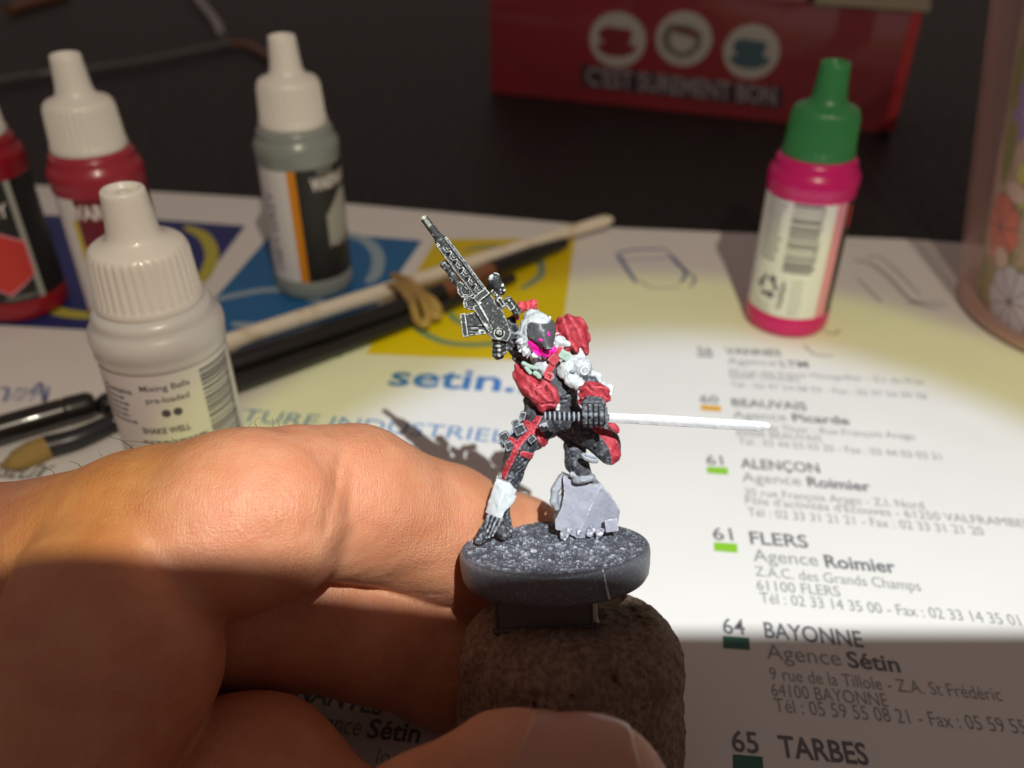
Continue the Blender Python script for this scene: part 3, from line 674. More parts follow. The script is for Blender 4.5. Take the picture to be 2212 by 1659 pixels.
motif(2176, 330, 4.5, 3, m_leaf, .12, -.2, .6, 1.9, 'leaf_print', False); motif(2120, 600, 4.5, 3, m_leaf, .12, -.2, .9, 1.9, 'leaf_print', False); motif(2196, 160, 4.5, 3, m_leaf, .12, -.2, .9, 1.9, 'leaf_print', False)

# ================================================================ cables at the back
m_cab = M('grey_cable', (0.10, 0.10, 0.085), .25, coat=.6); m_cabb = M('brown_cable', (0.20, 0.085, 0.04), .4)
for i, (pts, r, mt, lb) in enumerate((([(-60, 190), (60, 163), (200, 148), (330, 128), (430, 108), (500, 93)], 1.6, m_cab, 'thin grey cable running behind the bottle caps at the upper left'),
    ([(500, 93), (535, 97), (575, 118), (620, 150), (650, 215)], 1.8, m_cabb, 'short brown cable curving down behind the grey paint bottle'),
    ([(405, -30), (436, 10), (466, 48), (480, 80)], 3.0, m_cab, 'short grey cable entering at the top edge'),
    ([(20, 22), (60, 10), (140, -12)], 4.0, m_cabb, 'brown cable end in the top left corner'))):
    c = rod('cable', [gp(x, y, 2.5) for x, y in pts], [r], mt, None, 10, 6); tag(c, lb, 'cable')

# ================================================================ the desk lamp that lights the scene (behind the camera)
m_lamp = M('lamp_black_enamel', (0.03, 0.03, 0.03), .5)
lp = thing('desk_lamp', 'slim desk lamp with an added unseen hood that cuts its beam on the sheet', 'lamp', (56, -210, 0))
bm = bmesh.new()
def wbox(bm, lo, hi):
    v = [bm.verts.new((x, y, z)) for z in (lo[2], hi[2]) for x, y in ((lo[0], lo[1]), (hi[0], lo[1]), (hi[0], hi[1]), (lo[0], hi[1]))]
    for f in ((0, 3, 2, 1), (4, 5, 6, 7), (0, 1, 5, 4), (1, 2, 6, 5), (2, 3, 7, 6), (3, 0, 4, 7)): bm.faces.new([v[i] for i in f])
# added hood, out of view, cuts the beam in place of the phone: the near lip ends on the plane through the emitter and the shadow line on the table
yl = LAMP.y+(101-LAMP.y)*((LAMP.z-280)/LAMP.z)
wbox(bm, (-60, -150, 279), (170, yl, 280)); wbox(bm, (-60, -151.5, 279), (170, -150.2, 361)); wbox(bm, (-60, -150, 360), (170, -20, 361.2))
bmobj('hood', bm, m_lamp, lp)
v, f = tube([(56, -112, 361), (56, -170, 375), (56, -210, 300), (56, -210, 6)], 5, 12); mesh('arm', v, f, m_lamp, lp)
v, f = lathe([(.5, 0), (44, 0), (45, 2), (44, 6), (8, 8), (.5, 8)], 48); mesh('foot', move(v, (56, -210, 0)), f, m_lamp, lp)

# ================================================================ hand
def bounds(fs_, lo_d, hi_d, pad=0.5):
    """fs_: picture points; returns camera-axis bounds for a depth range"""
    a = np.array([pc(x, y, d) for x, y in fs_ for d in (lo_d, hi_d)]); return a.min(0)-pad, a.max(0)+pad
m_skin = M('skin', (0.62, 0.33, 0.20), .48, sss=.35, sssr=(1.0, .28, .12), sscale=3.4)
_c = coords(m_skin)
_s1 = noise(m_skin, 7, 4, vec=_c); _s2 = noise(m_skin, .9, 4, vec=_c)
_col = mix(m_skin, ramp(m_skin, _s1, [(.3, 0), (.7, 1)]), (0.58, 0.235, 0.115), (0.65, 0.305, 0.17))
_col = mix(m_skin, ramp(m_skin, noise(m_skin, 2.2, 3, vec=_c), [(.35, 0), (.75, .35)]), _col, (0.58, 0.17, 0.10))
L(m_skin, _col, bsdf(m_skin).inputs['Base Color'])
# fine skin lines: two crossing sets of stretched noise, plus a cellular grain
_l1 = noise(m_skin, .42, 3, vec=_c, stretch=((.22, 1.6, 1.6), (0, .3, .1))); _l2 = noise(m_skin, .42, 3, vec=_c, stretch=((2.2, .35, .35), (.4, .2, .2)))
_v = N(m_skin, 'ShaderNodeTexVoronoi', feature='DISTANCE_TO_EDGE'); _v.inputs['Scale'].default_value = 1/(.55*S); L(m_skin, _c, _v.inputs['Vector'])
_h = math_(m_skin, 'ADD', math_(m_skin, 'MULTIPLY', _l1, .55), math_(m_skin, 'MULTIPLY', _l2, 1.1)); _h = math_(m_skin, 'ADD', _h, math_(m_skin, 'MULTIPLY', math_(m_skin, 'MINIMUM', _v.outputs[0], .25), .9)); _h = math_(m_skin, 'ADD', _h, math_(m_skin, 'MULTIPLY', _s2, .4))
_h = math_(m_skin, 'MULTIPLY', _h, ramp(m_skin, noise(m_skin, 9, 3, vec=_c), [(.35, .25), (.65, 1)])); bump(m_skin, _h, .21, .9)
def r_(px, d): return px/FPX*d
def nd(x, y, d, rpx): return (pc(x, y, d), r_(rpx, d))
def crease(P, d, a, b, wd, dp):
    q = rc(P, a, b, 0, 0); return d+dp*np.exp(-(q/wd)**2)
def hand_fn(P):
    idx1 = chain(P, [nd(-420, 1370, 128, 260), nd(0, 1262, 120, 208), nd(330, 1174, 114, 198), nd(500, 1132, 112, 188), nd(584, 1108, 111.5, 180)], 3)
    idx1 = smin(idx1, rc(P, pc(610, 1165, 112.5), pc(540, 1180, 112), r_(118, 112), r_(120, 112)), 2.0)
    idx1 = smin(idx1, rc(P, pc(655, 1022, 113), pc(655, 1080, 112.5), r_(92, 113), r_(92, 112)), 1.2)
    idx2 = chain(P, [nd(650, 1078, 116, 160), nd(760, 1086, 121, 157), nd(960, 1150, 131, 140), nd(1100, 1200, 136, 128), nd(1215, 1246, 137, 112)], 3)
    mid1 = chain(P, [nd(180, 1330, 124, 190), nd(500, 1300, 124, 172), nd(640, 1322, 127, 152), nd(800, 1370, 131, 136), nd(980, 1430, 136, 138), nd(1180, 1500, 140, 130)], 3)
    ring = chain(P, [nd(150, 1500, 132, 150), nd(430, 1430, 132, 120), nd(620, 1380, 136, 105)], 3)
    palm = smin(el(P, pc(40, 1580, 118), (r_(330, 118), r_(330, 118), 26), 10), rc(P, pc(-400, 1500, 130), pc(-50, 1700, 115), 34, 26), 8)
    then = smin(rc(P, pc(230, 1290, 106), pc(240, 1420, 103), r_(190, 106), r_(215, 103)), rc(P, pc(240, 1420, 103), pc(60, 1750, 100), r_(215, 103), r_(250, 100)), 5)
    web = chain(P, [nd(120, 1860, 120, 250), nd(530, 1735, 111, 218), nd(760, 1930, 102, 210), nd(930, 1880, 94, 200)], 4)
    thumb = chain(P, [nd(700, 2050, 92, 230), nd(940, 1850, 87, 206), nd(1120, 1768, 85, 212), nd(1165, 1768, 84.5, 205)], 3)
    tip = chain(P, [nd(1180, 1780, 83, 190), nd(1258, 1755, 84, 195), nd(1290, 1800, 84.5, 190)], 1.5)
    thumb = smin(thumb, tip, .55)
    index = smin(idx1, idx2, 1.1)
    d = smin(idx1, palm, 4); d = smin(d, mid1, 1.2); d = smin(d, idx2, 1.0); d = smin(d, ring, 2.0)
    d = smin(d, then, 1.6); d = smin(d, web, .9); d = smin(d, thumb, 3.0)
    # flexion creases and tendon folds
    d = crease(P, d, pc(750, 968, 116), pc(742, 1080, 112), .8, .55)
    d = crease(P, d, pc(742, 1080, 112), pc(715, 1190, 113), .7, .6)
    d = crease(P, d, pc(395, 1120, 106), pc(438, 1245, 104), 1.1, .12)
    d = crease(P, d, pc(780, 1130, 121), pc(735, 1215, 121), .6, .18)
    d = crease(P, d, pc(150, 1320, 95), pc(185, 1700, 88), 2.0, .45)
    d = crease(P, d, pc(775, 1270, 124), pc(760, 1330, 124), .5, .15)
    d = crease(P, d, pc(1170, 1570, 80), pc(1045, 1680, 76), .8, .35)
    for (x0, y0, x1, y1, dd, w, dp) in ((770, 960, 765, 1090, 115, .35, .12), (800, 1180, 770, 1235, 119, .4, .2), (850, 1262, 960, 1290, 124, .4, .18), (700, 960, 692, 1080, 107, .4, .10), (600, 1180, 690, 1120, 103, .4, .10), (800, 1300, 790, 1345, 121, .4, .2), (815, 1300, 806, 1345, 121, .35, .15), (230, 1120, 330, 1230, 103, .6, .1), (300, 1100, 390, 1220, 103, .6, .08), (1060, 1600, 1020, 1680, 76, .5, .2), (480, 1560, 560, 1640, 101, .8, .2), (60, 1350, 110, 1640, 92, 1.4, .35), (260, 1350, 300, 1600, 92, 1.5, .3)):
        d = crease(P, d, pc(x0, y0, dd), pc(x1, y1, dd), w, dp)
    Qh = [P[0], P[1], np.zeros_like(P[0])]; zz_ = lambda v: (v[0], v[1], 0)
    for (x0, y0, x1, y1, dd, w, dp) in ((751, 968, 744, 1040, 115, .34, .34), (744, 1040, 728, 1130, 113, .34, .34), (780, 1000, 778, 1100, 117, .3, .12), (722, 1000, 716, 1100, 109, .3, .10), (420, 1120, 440, 1225, 103, .35, .14)):
        d = d+dp*np.exp(-(rc(Qh, zz_(pc(x0, y0, dd)), zz_(pc(x1, y1, dd)), 0, 0)/w)**2)*(P[2] < 126)
    n = vnoise(P[0], P[1], P[2], .12)*.35+vnoise(P[0], P[1], P[2], .33)*.12
    return d+n
vs, fs = nets(hand_fn, *bounds([(-160, 880), (1430, 1720)], 66, 150, 0), .52)
W = np.stack([vs[:,0], vs[:,2]*CP+vs[:,1]*SP, CAMH+vs[:,1]*CP-vs[:,2]*SP], 1)
hand = thing('hand', 'bare left hand with bent index finger behind the miniature and thumb on the cork', 'hand', tuple(pw(0, 1500, 118)))
skin = mesh('skin', W, fs[:, ::-1], m_skin, hand)
m_nail = M('nail', (0.47, 0.22, 0.14), .38, sss=.3, sssr=(1, .5, .4), sscale=1, coat=.2); bump(m_nail, noise(m_nail, .5, 3, stretch=((3, .3, 3), (0, 0, .3))), .05, .5)
def nail_fn(P):
    pl = [pc(x, y, 76) for x, y in ((1168, 1610), (1195, 1578), (1225, 1562), (1290, 1556), (1350, 1590), (1392, 1650), (1410, 1800), (1060, 1800), (1075, 1720), (1115, 1660))]
    return smax(hand_fn(P)-.2, poly(P, pl, 76, 11, .3), .3)
sculpt('nail', nail_fn, *bounds([(1020, 1530), (1450, 1730)], 66, 86, 0), .34, m_nail, hand)
m_hair = M('fine_hair', (0.06, 0.04, 0.03), .5)
for k, (pts, r) in enumerate((([(305, 985), (285, 962), (262, 945), (235, 938)], .07), ([(303, 986), (290, 975), (283, 963), (287, 955)], .09), ([(335, 978), (342, 970), (330, 962), (312, 960)], .06), ([(362, 972), (335, 955), (300, 948), (262, 946)], .05), ([(402, 966), (392, 955), (370, 940)], .06), ([(462, 951), (452, 938), (447, 930)], .07), ([(470, 949), (455, 941), (449, 934)], .05), ([(425, 962), (415, 950), (418, 940)], .05), ([(560, 930), (556, 918), (550, 905), (560, 895)], .06), ([(585, 926), (590, 912), (588, 896)], .06), ([(545, 934), (536, 920), (545, 905)], .05), ([(600, 923), (603, 910), (596, 898)], .05), ([(245, 992), (236, 984), (240, 976)], .05), ([(500, 944), (512, 930), (520, 924)], .05), ([(180, 1008), (168, 996), (150, 990)], .06), ([(345, 976), (352, 962), (372, 956)], .05), ([(215, 1000), (222, 984), (214, 972)], .05), ([(120, 1024), (112, 1010), (96, 1004)], .05), ([(388, 968), (372, 960), (366, 948)], .06), ([(525, 938), (530, 925), (524, 914)], .05))):
    rod('hair', [tuple(pw(x, y+6, 113+k % 3)) for x, y in pts], [r, r*.4], m_hair, hand, 5, 4)

# ================================================================ cork
m_cork = M('cork', (0.30, 0.17, 0.10), .8)
_n1 = noise(m_cork, .8, 7); _n2 = noise(m_cork, 5, 3)
_vc = N(m_cork, 'ShaderNodeTexVoronoi'); _vc.inputs['Scale'].default_value = 1/(.9*S); L(m_cork, mix(m_cork, .06, coords(m_cork), _n1), _vc.inputs['Vector'])
_k = mix(m_cork, ramp(m_cork, _n1, [(.38, 0), (.62, 1)]), (0.40, 0.245, 0.16), (0.76, 0.54, 0.38)); _k = mix(m_cork, ramp(m_cork, _n2, [(.45, 0), (.68, .55)]), _k, (0.34, 0.21, 0.15)); _k = mix(m_cork, ramp(m_cork, _vc.outputs['Distance'], [(.06, .55), (.18, 0)]), _k, (0.16, 0.08, 0.05))
L(m_cork, _k, bsdf(m_cork).inputs['Base Color']); bump(m_cork, math_(m_cork, 'ADD', _n1, math_(m_cork, 'MULTIPLY', _vc.outputs['Distance'], .6)), .8, 1.0)
# the cork's own axis: parallel to the base's normal
TH = math.radians(6.0); RO = math.radians(3.0)
NB = np.array([-math.sin(RO), math.cos(RO)*math.cos(TH), -math.sin(TH)]); NB /= np.linalg.norm(NB)
RB = np.array([math.cos(RO), math.sin(RO), 0.0]); FB = np.cross(NB, RB)*-1; FB = FB/np.linalg.norm(FB)
if FB[2] < 0: FB = -FB
BC = pc(1197, 1177, 117)                                # centre of the base's upper face
def loc(a, n, f): return BC+RB*a+NB*n+FB*f
cork_ax = np.array([-.005, 1.0, -.10]); cork_ax /= np.linalg.norm(cork_ax)
CT = pc(1232, 1319, 117.5)
def cork_fn(P):
    X, Y, Z = P[0]-CT[0], P[1]-CT[1], P[2]-CT[2]
    h = X*cork_ax[0]+Y*cork_ax[1]+Z*cork_ax[2]
    q = np.sqrt(np.maximum((X-h*cork_ax[0])**2+(Y-h*cork_ax[1])**2+(Z-h*cork_ax[2])**2, 0))
    R = 15.15+.35*np.sin((-h-9)/8)-np.clip(-h-19, 0, 30)**2*.012
    R = R-np.clip(h+5.5, 0, 9)**1.7*.19
    side = q-R; top = h-.15
    d = smax(side, top, 1.6)
    # gouges and chips
    for (x, y, z, a, b, c, an) in ((1437, 1325, 110, 2.6, .8, 2.4, -42), (1425, 1385, 105, .7, 1.6, 1.0, 10), (1010, 1368, 105, 1.0, .7, 1.2, 30), (995, 1300, 108, 2, 2, 2.5, 40)):
        d = smax(d, -el(P, pc(x, y, z), (a, b, c), an), .4)
    n = vnoise(*P, .9)*.18+vnoise(*P, 2.0)*.13+vnoise(*P, 3.7)*.10+vnoise(*P, .3)*.25-np.maximum(vnoise(*P, .8)-.45, 0)*-1.1
    Q2 = [P[0], P[1], np.zeros_like(P[0])]; z0_ = lambda v: (v[0], v[1], 0); ck2 = sum(np.exp(-((rc(Q2, z0_(pc(a, b, 103)), z0_(pc(c, e, 103)), 0, 0)+np.abs(vnoise(*P, 1.0))*.5)/.26)**2)*.55 for a, b, c, e in ((1330, 1350, 1420, 1400), (1050, 1390, 1120, 1420), (1290, 1440, 1350, 1500), (1120, 1460, 1160, 1540), (1380, 1450, 1430, 1490)))
    ck = ck2+np.exp(-((Y-(pc(1300, 1545, 103)[1]+(X-9)*.32+vnoise(*P, .5)*.6))/.22)**2)*(X > 9)*.25
    return d+n+ck
ck = thing('cork', 'worn brown champagne cork gripped in the hand and carrying the miniature', 'cork', tuple(cw(CT)))
cork = sculpt('cork_body', cork_fn, *bounds([(960, 1230), (1510, 1760)], 101, 135, 0), .28, m_cork, ck)

# ================================================================ magnet block between the cork and the base
m_mag = M('dark_block', (0.10, 0.085, 0.078), .4, metal=.1); bump(m_mag, noise(m_mag, .6, 4), .03, .4)
m_clear = M('clear_glue', (0.75, 0.72, 0.68), .12, coat=.5, sss=.3)
blk = thing('square_block', 'small dark square block glued between the cork and the round base', 'block', tuple(cw(loc(-1.5, -6, 0))))
def oriented_box(name, c, h, mat, parent, bev=.35):
    bm = bmesh.new(); bmesh.ops.create_cube(bm, size=2)
    for v in bm.verts:
        p = c+RB*v.co.x*h[0]+NB*v.co.y*h[1]+FB*v.co.z*h[2]; v.co = cw(p)
    bmesh.ops.bevel(bm, geom=bm.edges[:], offset=bev, segments=3, affect='EDGES'); bmesh.ops.recalc_face_normals(bm, faces=bm.faces)
    return autosmooth(bmobj(name, bm, mat, parent), 40)
oriented_box('block_body', loc(-2.0, -6.4, -.6), (6.3, 2.5, 6.2), m_mag, blk)
oriented_box('glue_edge', loc(4.55, -6.2, -1.2), (.30, 2.2, 5.2), m_clear, blk, .2)
sculpt('glue_blob', lambda P: el(P, loc(-8.1, -5.0, -6.0), (.5, .35, .5)), loc(-9, -6, -8), loc(-7, -4, -4), .1, m_cop, blk)
v, f = lathe([(.2, 0), (1.7, 0), (1.9, .4), (1.9, 1.5), (1.3, 1.7), (.2, 1.7)], 32)
mesh('round_stub', [cw(loc(6.9+x, -5.9+z, 3.2+y)) for x, y, z in v], f, m_mag, blk)

# ================================================================ painted miniature
Z0 = 120.0
def A(x, y, d=0.0): return pc(877.8+.248*x, 449.9+.248*y, Z0+d)
def B(x, y, d=0.0): return pc(932.6+.28105*x, 850.3+.28105*y, Z0+d)
def K(x, y, d=0.0): return pc(1097.2+.3307*x, 548.6+.3307*y, Z0+d)
def ra(n): return n*.248/FPX*Z0
def rb(n): return n*.28105/FPX*Z0
def rk(n): return n*.3307/FPX*Z0
mini = thing('painted_miniature', 'painted warrior miniature in red and white with raised rifle and sword on round base', 'miniature', tuple(cw(loc(0, 0, 0))))
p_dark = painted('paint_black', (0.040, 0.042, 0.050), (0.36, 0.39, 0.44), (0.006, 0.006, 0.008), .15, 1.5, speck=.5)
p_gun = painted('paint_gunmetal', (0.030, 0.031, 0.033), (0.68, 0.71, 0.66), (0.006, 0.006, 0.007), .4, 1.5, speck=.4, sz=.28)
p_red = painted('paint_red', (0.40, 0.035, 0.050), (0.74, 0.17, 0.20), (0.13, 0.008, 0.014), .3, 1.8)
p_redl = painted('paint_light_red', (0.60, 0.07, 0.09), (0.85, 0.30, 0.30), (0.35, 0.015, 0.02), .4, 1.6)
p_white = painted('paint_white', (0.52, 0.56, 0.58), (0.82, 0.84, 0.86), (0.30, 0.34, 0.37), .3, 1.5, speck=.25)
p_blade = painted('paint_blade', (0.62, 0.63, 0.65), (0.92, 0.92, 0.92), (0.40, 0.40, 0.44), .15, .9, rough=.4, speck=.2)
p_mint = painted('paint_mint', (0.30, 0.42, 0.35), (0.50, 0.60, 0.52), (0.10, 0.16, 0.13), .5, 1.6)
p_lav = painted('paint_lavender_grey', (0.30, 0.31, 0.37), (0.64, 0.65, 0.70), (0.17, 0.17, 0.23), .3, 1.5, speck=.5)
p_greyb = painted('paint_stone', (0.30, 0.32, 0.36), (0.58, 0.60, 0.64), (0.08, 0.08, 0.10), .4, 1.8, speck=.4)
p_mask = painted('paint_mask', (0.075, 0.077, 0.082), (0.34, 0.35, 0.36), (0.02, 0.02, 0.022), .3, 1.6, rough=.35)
p_pink = M('paint_pink', (0.95, 0.015, 0.42), .45)
def pt(name, fn, lo, hi, mat, res=.13, parent=None, label=None, pad=.5):
    lo2 = np.minimum(lo, hi)-pad; hi2 = np.maximum(lo, hi)+pad
    return sculpt(name, fn, lo2, hi2, res, mat, parent or mini, label)
def nz(P, f, a): return vnoise(*P, f)*a

# --- base
m_baseTop = M('base_gravel', (0.05, 0.05, 0.055), .7)
_g = N(m_baseTop, 'ShaderNodeNewGeometry').outputs['Pointiness']; _nn = noise(m_baseTop, .30, 5)
_k2 = math_(m_baseTop, 'ADD', _g, math_(m_baseTop, 'MULTIPLY', math_(m_baseTop, 'SUBTRACT', _nn, .5), .22))
_ea = N(m_baseTop, 'ShaderNodeAttribute', attribute_name='edge').outputs['Fac']; _k3 = math_(m_baseTop, 'ADD', _ea, math_(m_baseTop, 'MULTIPLY', math_(m_baseTop, 'SUBTRACT', _nn, .5), .9))
L(m_baseTop, ramp(m_baseTop, _k3, [(.10, (0.045, 0.048, 0.06)), (.50, (0.11, 0.117, 0.145)), (.72, (0.26, 0.28, 0.33)), (.98, (0.48, 0.51, 0.58))]), bsdf(m_baseTop).inputs['Base Color']); bump(m_baseTop, _nn, .12, 1)
m_baseRim = M('base_rim_paint', (0.05, 0.055, 0.06), .38)
L(m_baseRim, mix(m_baseRim, ramp(m_baseRim, noise(m_baseRim, .35, 6), [(.5, 0), (.8, .45)]), (0.095, 0.10, 0.115), (0.36, 0.38, 0.43)), bsdf(m_baseRim).inputs['Base Color']); bump(m_baseRim, noise(m_baseRim, .5, 5), .05, .5)
NA, NR = 420, 130; vs, fs = [], []
xx = []
for j in range(NR+1):
    r = 12.35*math.sqrt(j/NR) if j else 0.02
    r = 12.35*(j/NR)**.8 if j else .02
    for i in range(NA): a = 2*math.pi*i/NA; xx.append((r*math.cos(a), r*math.sin(a), r))
xx = np.array(xx); X3, Y3 = xx[:,0], xx[:,1]; zz = np.zeros(len(xx))
hh = vnoise(X3, Y3, zz, 4.6)*.07+vnoise(X3, Y3, zz+5, 8.5)*.08+vnoise(X3, Y3, zz, 1.1)*.10
hh += np.maximum(vnoise(X3, Y3, zz+9, 3.0)-.35, 0)*.45
hh *= np.clip((12.35-xx[:,2])/.35, 0, 1)*.9+.1
base = [cw(loc(x, h-.05, y)) for (x, y, r), h in zip(xx, hh)]
for j in range(NR):
    for i in range(NA): a, b = j*NA+i, j*NA+(i+1) % NA; fs.append([a, b, b+NA, a+NA])
fs.append(list(range(NA))[::-1])
bt = mesh('base_gravel', base, [f[::-1] for f in fs], m_baseTop, mini)
at_ = bt.data.attributes.new('edge', 'FLOAT', 'POINT'); at_.data.foreach_set('value', np.clip(.42+hh*2.1, 0, 1.2).astype(np.float32))
v, f = lathe([(12.3, -.08), (12.55, -.12), (12.72, -.4), (12.78, -1.0), (12.66, -2.6), (12.5, -3.6), (12.15, -4.2), (11.4, -4.4), (.5, -4.4)], 160)
mesh('base_rim', [cw(loc(x, z, y)) for x, y, z in v], [q[::-1] for q in f[:-2]]+[f[-1][::-1]], m_baseRim, mini)
pt('base_nick', lambda P: rc(P, loc(5.3, -.1, -11.4), loc(5.9, -3.6, -11.5), .10, .16)+nz(P, 3, .05), loc(4.8, .2, -12), loc(6.3, -4, -11), p_greyb, .07)
pt('base_pebble', lambda P: el(P, loc(-2.9, .1, -2.6), (.45, .28, .45))+nz(P, 3, .08), loc(-4, -.4, -3.4), loc(-2, .7, -1.8), p_greyb, .08)

# --- rock
rock_o = [B(1010, 622), B(1090, 652), B(1180, 682), B(1292, 684), B(1392, 800), B(1452, 905), B(1436, 1062), B(1345, 1085), B(1205, 1100), B(1110, 1100), B(1010, 1050), B(950, 1035), B(943, 965), B(992, 880), B(1015, 780)]
def rock_fn(P):
    d = poly(P, rock_o, Z0+1.6, 3.2, .25)
    # the facets: planes cutting back from the ridge
    rx, ry = B(1290, 700)[:2]; sx, sy = B(1165, 970)[:2]; ex, ey = sx-rx, sy-ry; ll = math.hypot(ex, ey); nx_, ny_ = -ey/ll, ex/ll
    s = (P[0]-rx)*nx_+(P[1]-ry)*ny_                       # >0 one side of the ridge
    front = (Z0-1.5)-P[2]+np.abs(s)*np.where(s > 0, .55, .16)+.0
    d = smax(d, front, .12)
    d = smax(d, (P[1]-B(0, 700)[1])*.6-(P[2]-Z0+1.0)*.9-.2, .25)
    d = smin(d, bx(P, B(1380, 1010, -2.0), (rb(52), rb(52), .5), 8, .25), .06)
    for x, y, w in ((1040, 1060, 60), (1130, 1050, 35), (1220, 1050, 45), (1010, 1075, 40), (1290, 1060, 50)):
        d = smin(d, el(P, B(x, y+14, -1.4), (rb(w*.75), rb(22), .6), w)+vnoise(*P, 2.2)*.22, .3)
    d = smax(d, -rc(P, B(1140, 960, -2.1), B(1250, 985, -2.2), .10, .07), .08)
    return d+nz(P, .8, .10)+nz(P, 2.5, .03)
pt('rock', rock_fn, B(920, 600, -4), B(1480, 1130, 5.5), p_lav, .12, label='angular lavender grey rock under the bent leg')

# --- rear foot: curved heel piece seen left of the rock
pt('boot', lambda P: smin(chain(P, [(B(1005, 650, 1.5), rb(38)), (B(950, 740, .8), rb(34)), (B(938, 830, .6), rb(30)), (B(962, 880, .8), rb(22))], .2), el(P, B(985, 830, 1.5), (rb(30), rb(60), .6), -15), .15)+nz(P, 2.4, .06), B(900, 600, -1), B(1040, 910, 4), p_greyb, .1)
pt('boot_cuff', lambda P: smax(smin(el(P, B(1165, 650, -1.2), (rb(95), rb(42), 1.6), 12), rc(P, B(1080, 620, -1.6), B(1240, 655, -1.6), rb(22), rb(22)), .2), -el(P, B(1165, 610, -1.2), (rb(70), rb(48), 1.2), 12), .1)+nz(P, 2.2, .08), B(1050, 570, -4), B(1280, 720, 1.5), p_greyb, .1)
# --- legs
def leg_r(P):
    d = chain(P, [(B(1010, 190, 1.5), rb(120)), (B(1180, 260, 0), rb(125)), (B(1330, 380, -1.6), rb(118))], 1.0)
    d = smin(d, el(P, B(1360, 440, -2.0), (rb(92), rb(100), 1.5), 20), .5)
    d = smin(d, chain(P, [(B(1100, 400, 2.0), rb(88)), (B(1110, 520, 1.4), rb(82)), (B(1165, 630, .2), rb(66))], .8), .5)
    for i, (x0, y0, x1, y1) in enumerate(((1180, 480, 1380, 545), (1200, 430, 1390, 400), (1080, 480, 1180, 560), (1060, 420, 1150, 400), (1250, 300, 1420, 330))):
        d = crease(P, d, B(x0, y0, -2.5 if x0 > 1170 else .2), B(x1, y1, -3.0 if x0 > 1170 else .2), .18, .22)
    return d+nz(P, .9, .16)+nz(P, 2.4, .06)
pt('leg', leg_r, B(860, 60, -5), B(1490, 720, 5), p_dark, .14)
pt('knee_pad', lambda P: smax(el(P, B(1215, 495, -2.6), (rb(70), rb(34), .5), -22), -el(P, B(1215, 470, -2.9), (rb(60), rb(26), .5), -22), .08)+nz(P, 2.5, .05), B(1120, 440, -4), B(1310, 560, -1), p_greyb, .09)
def strip(P, pts, hw, th, base, k=.1):
    """painted band: a thin raised ribbon that follows a limb"""
    return chain(P, [(q, hw) for q in pts], .2)
def band2(P, pts, hw, zmax):
    Q = [P[0], P[1], np.zeros_like(P[0])]
    d = chain(Q, [((B(x, y)[0], B(x, y)[1], 0), rb(hw)) for x, y in pts], .15)
    return smax(d, P[2]-(Z0+zmax), .1)
pt('red_stripe', lambda P: smax(leg_r(P)-.10, band2(P, [(1240, 225), (1310, 290), (1375, 385), (1400, 470), (1400, 545)], 42, -.6), .08), B(1180, 160, -5), B(1470, 600, 0), p_red, .1)
pt('thigh_pouch', lambda P: el(P, B(1395, 262, -.6), (rb(58), rb(38), .7), -38)+nz(P, 2, .05), B(1320, 190, -2), B(1470, 330, 1), p_red, .1)
def leg_l(P):
    d = chain(P, [(B(900, 225, 2.2), rb(115)), (B(760, 320, .9), rb(112)), (B(670, 420, -.2), rb(100)), (B(640, 520, .3), rb(92))], .8)
    d = smin(d, chain(P, [(B(660, 480, .2), rb(98)), (B(625, 590, .9), rb(84)), (B(610, 700, 1.2), rb(66))], .6), .4)
    for (x0, y0, x1, y1, dd) in ((700, 560, 600, 640, -.8), (680, 620, 600, 690, -.4), (740, 540, 660, 600, -1), (620, 500, 560, 560, -1), (780, 500, 700, 520, -1.2)):
        d = crease(P, d, B(x0, y0, dd), B(x1, y1, dd), .16, .22)
    return d+nz(P, .9, .18)+nz(P, 2.6, .07)
pt('leg', leg_l, B(480, 80, -4), B(1040, 800, 5), p_dark, .14)
for pts, hw in (([(820, 190), (760, 270), (690, 350), (652, 400), (640, 440), (600, 520), (570, 590), (545, 650)], 23), ([(778, 272), (830, 320), (862, 380)], 34), ([(706, 210), (770, 262)], 26), ([(600, 345), (655, 372)], 20), ([(700, 455), (778, 480)], 24)):
    pt('red_strap', lambda P, pts=pts, hw=hw: smax(leg_l(P)-.16, band2(P, pts, hw, 1.6), .06)+nz(P, 3, .04), B(min(p[0] for p in pts)-40, min(p[1] for p in pts)-40, -5), B(max(p[0] for p in pts)+40, max(p[1] for p in pts)+40, 3), p_red, .1)
for (x, y, w, h, an, dd) in ((675, 275, 46, 40, 25, -1.4), (560, 335, 40, 42, 30, -.4), (595, 400, 36, 36, 20, -1.2), (700, 170, 22, 34, -20, -.2), (645, 225, 30, 22, 30, -.6), (770, 350, 34, 26, 40, -1.9), (545, 385, 22, 34, 25, -.3)):
    pt('pouch', lambda P: smax(bx(P, B(x, y, dd), (rb(w), rb(h), .75), an, .22), -bx(P, B(x, y, dd-.85), (rb(w*.62), rb(h*.62), .15), an, .05), .06)+nz(P, 2.5, .06), B(x-70, y-70, dd-1.5), B(x+70, y+70, dd+1.5), p_dark, .1)
pt('belt_disc', lambda P: bx(P, B(862, 258, -1.4), (rb(34), rb(34), .3), 20, .28), B(810, 210, -2.5), B(915, 310, 0), p_greyb, .08)
sg = [B(500, 645), B(560, 668), B(600, 678), B(652, 740), B(634, 772), B(652, 790), B(618, 845), B(560, 905), B(537, 950), B(412, 912), B(440, 820), B(478, 700)]
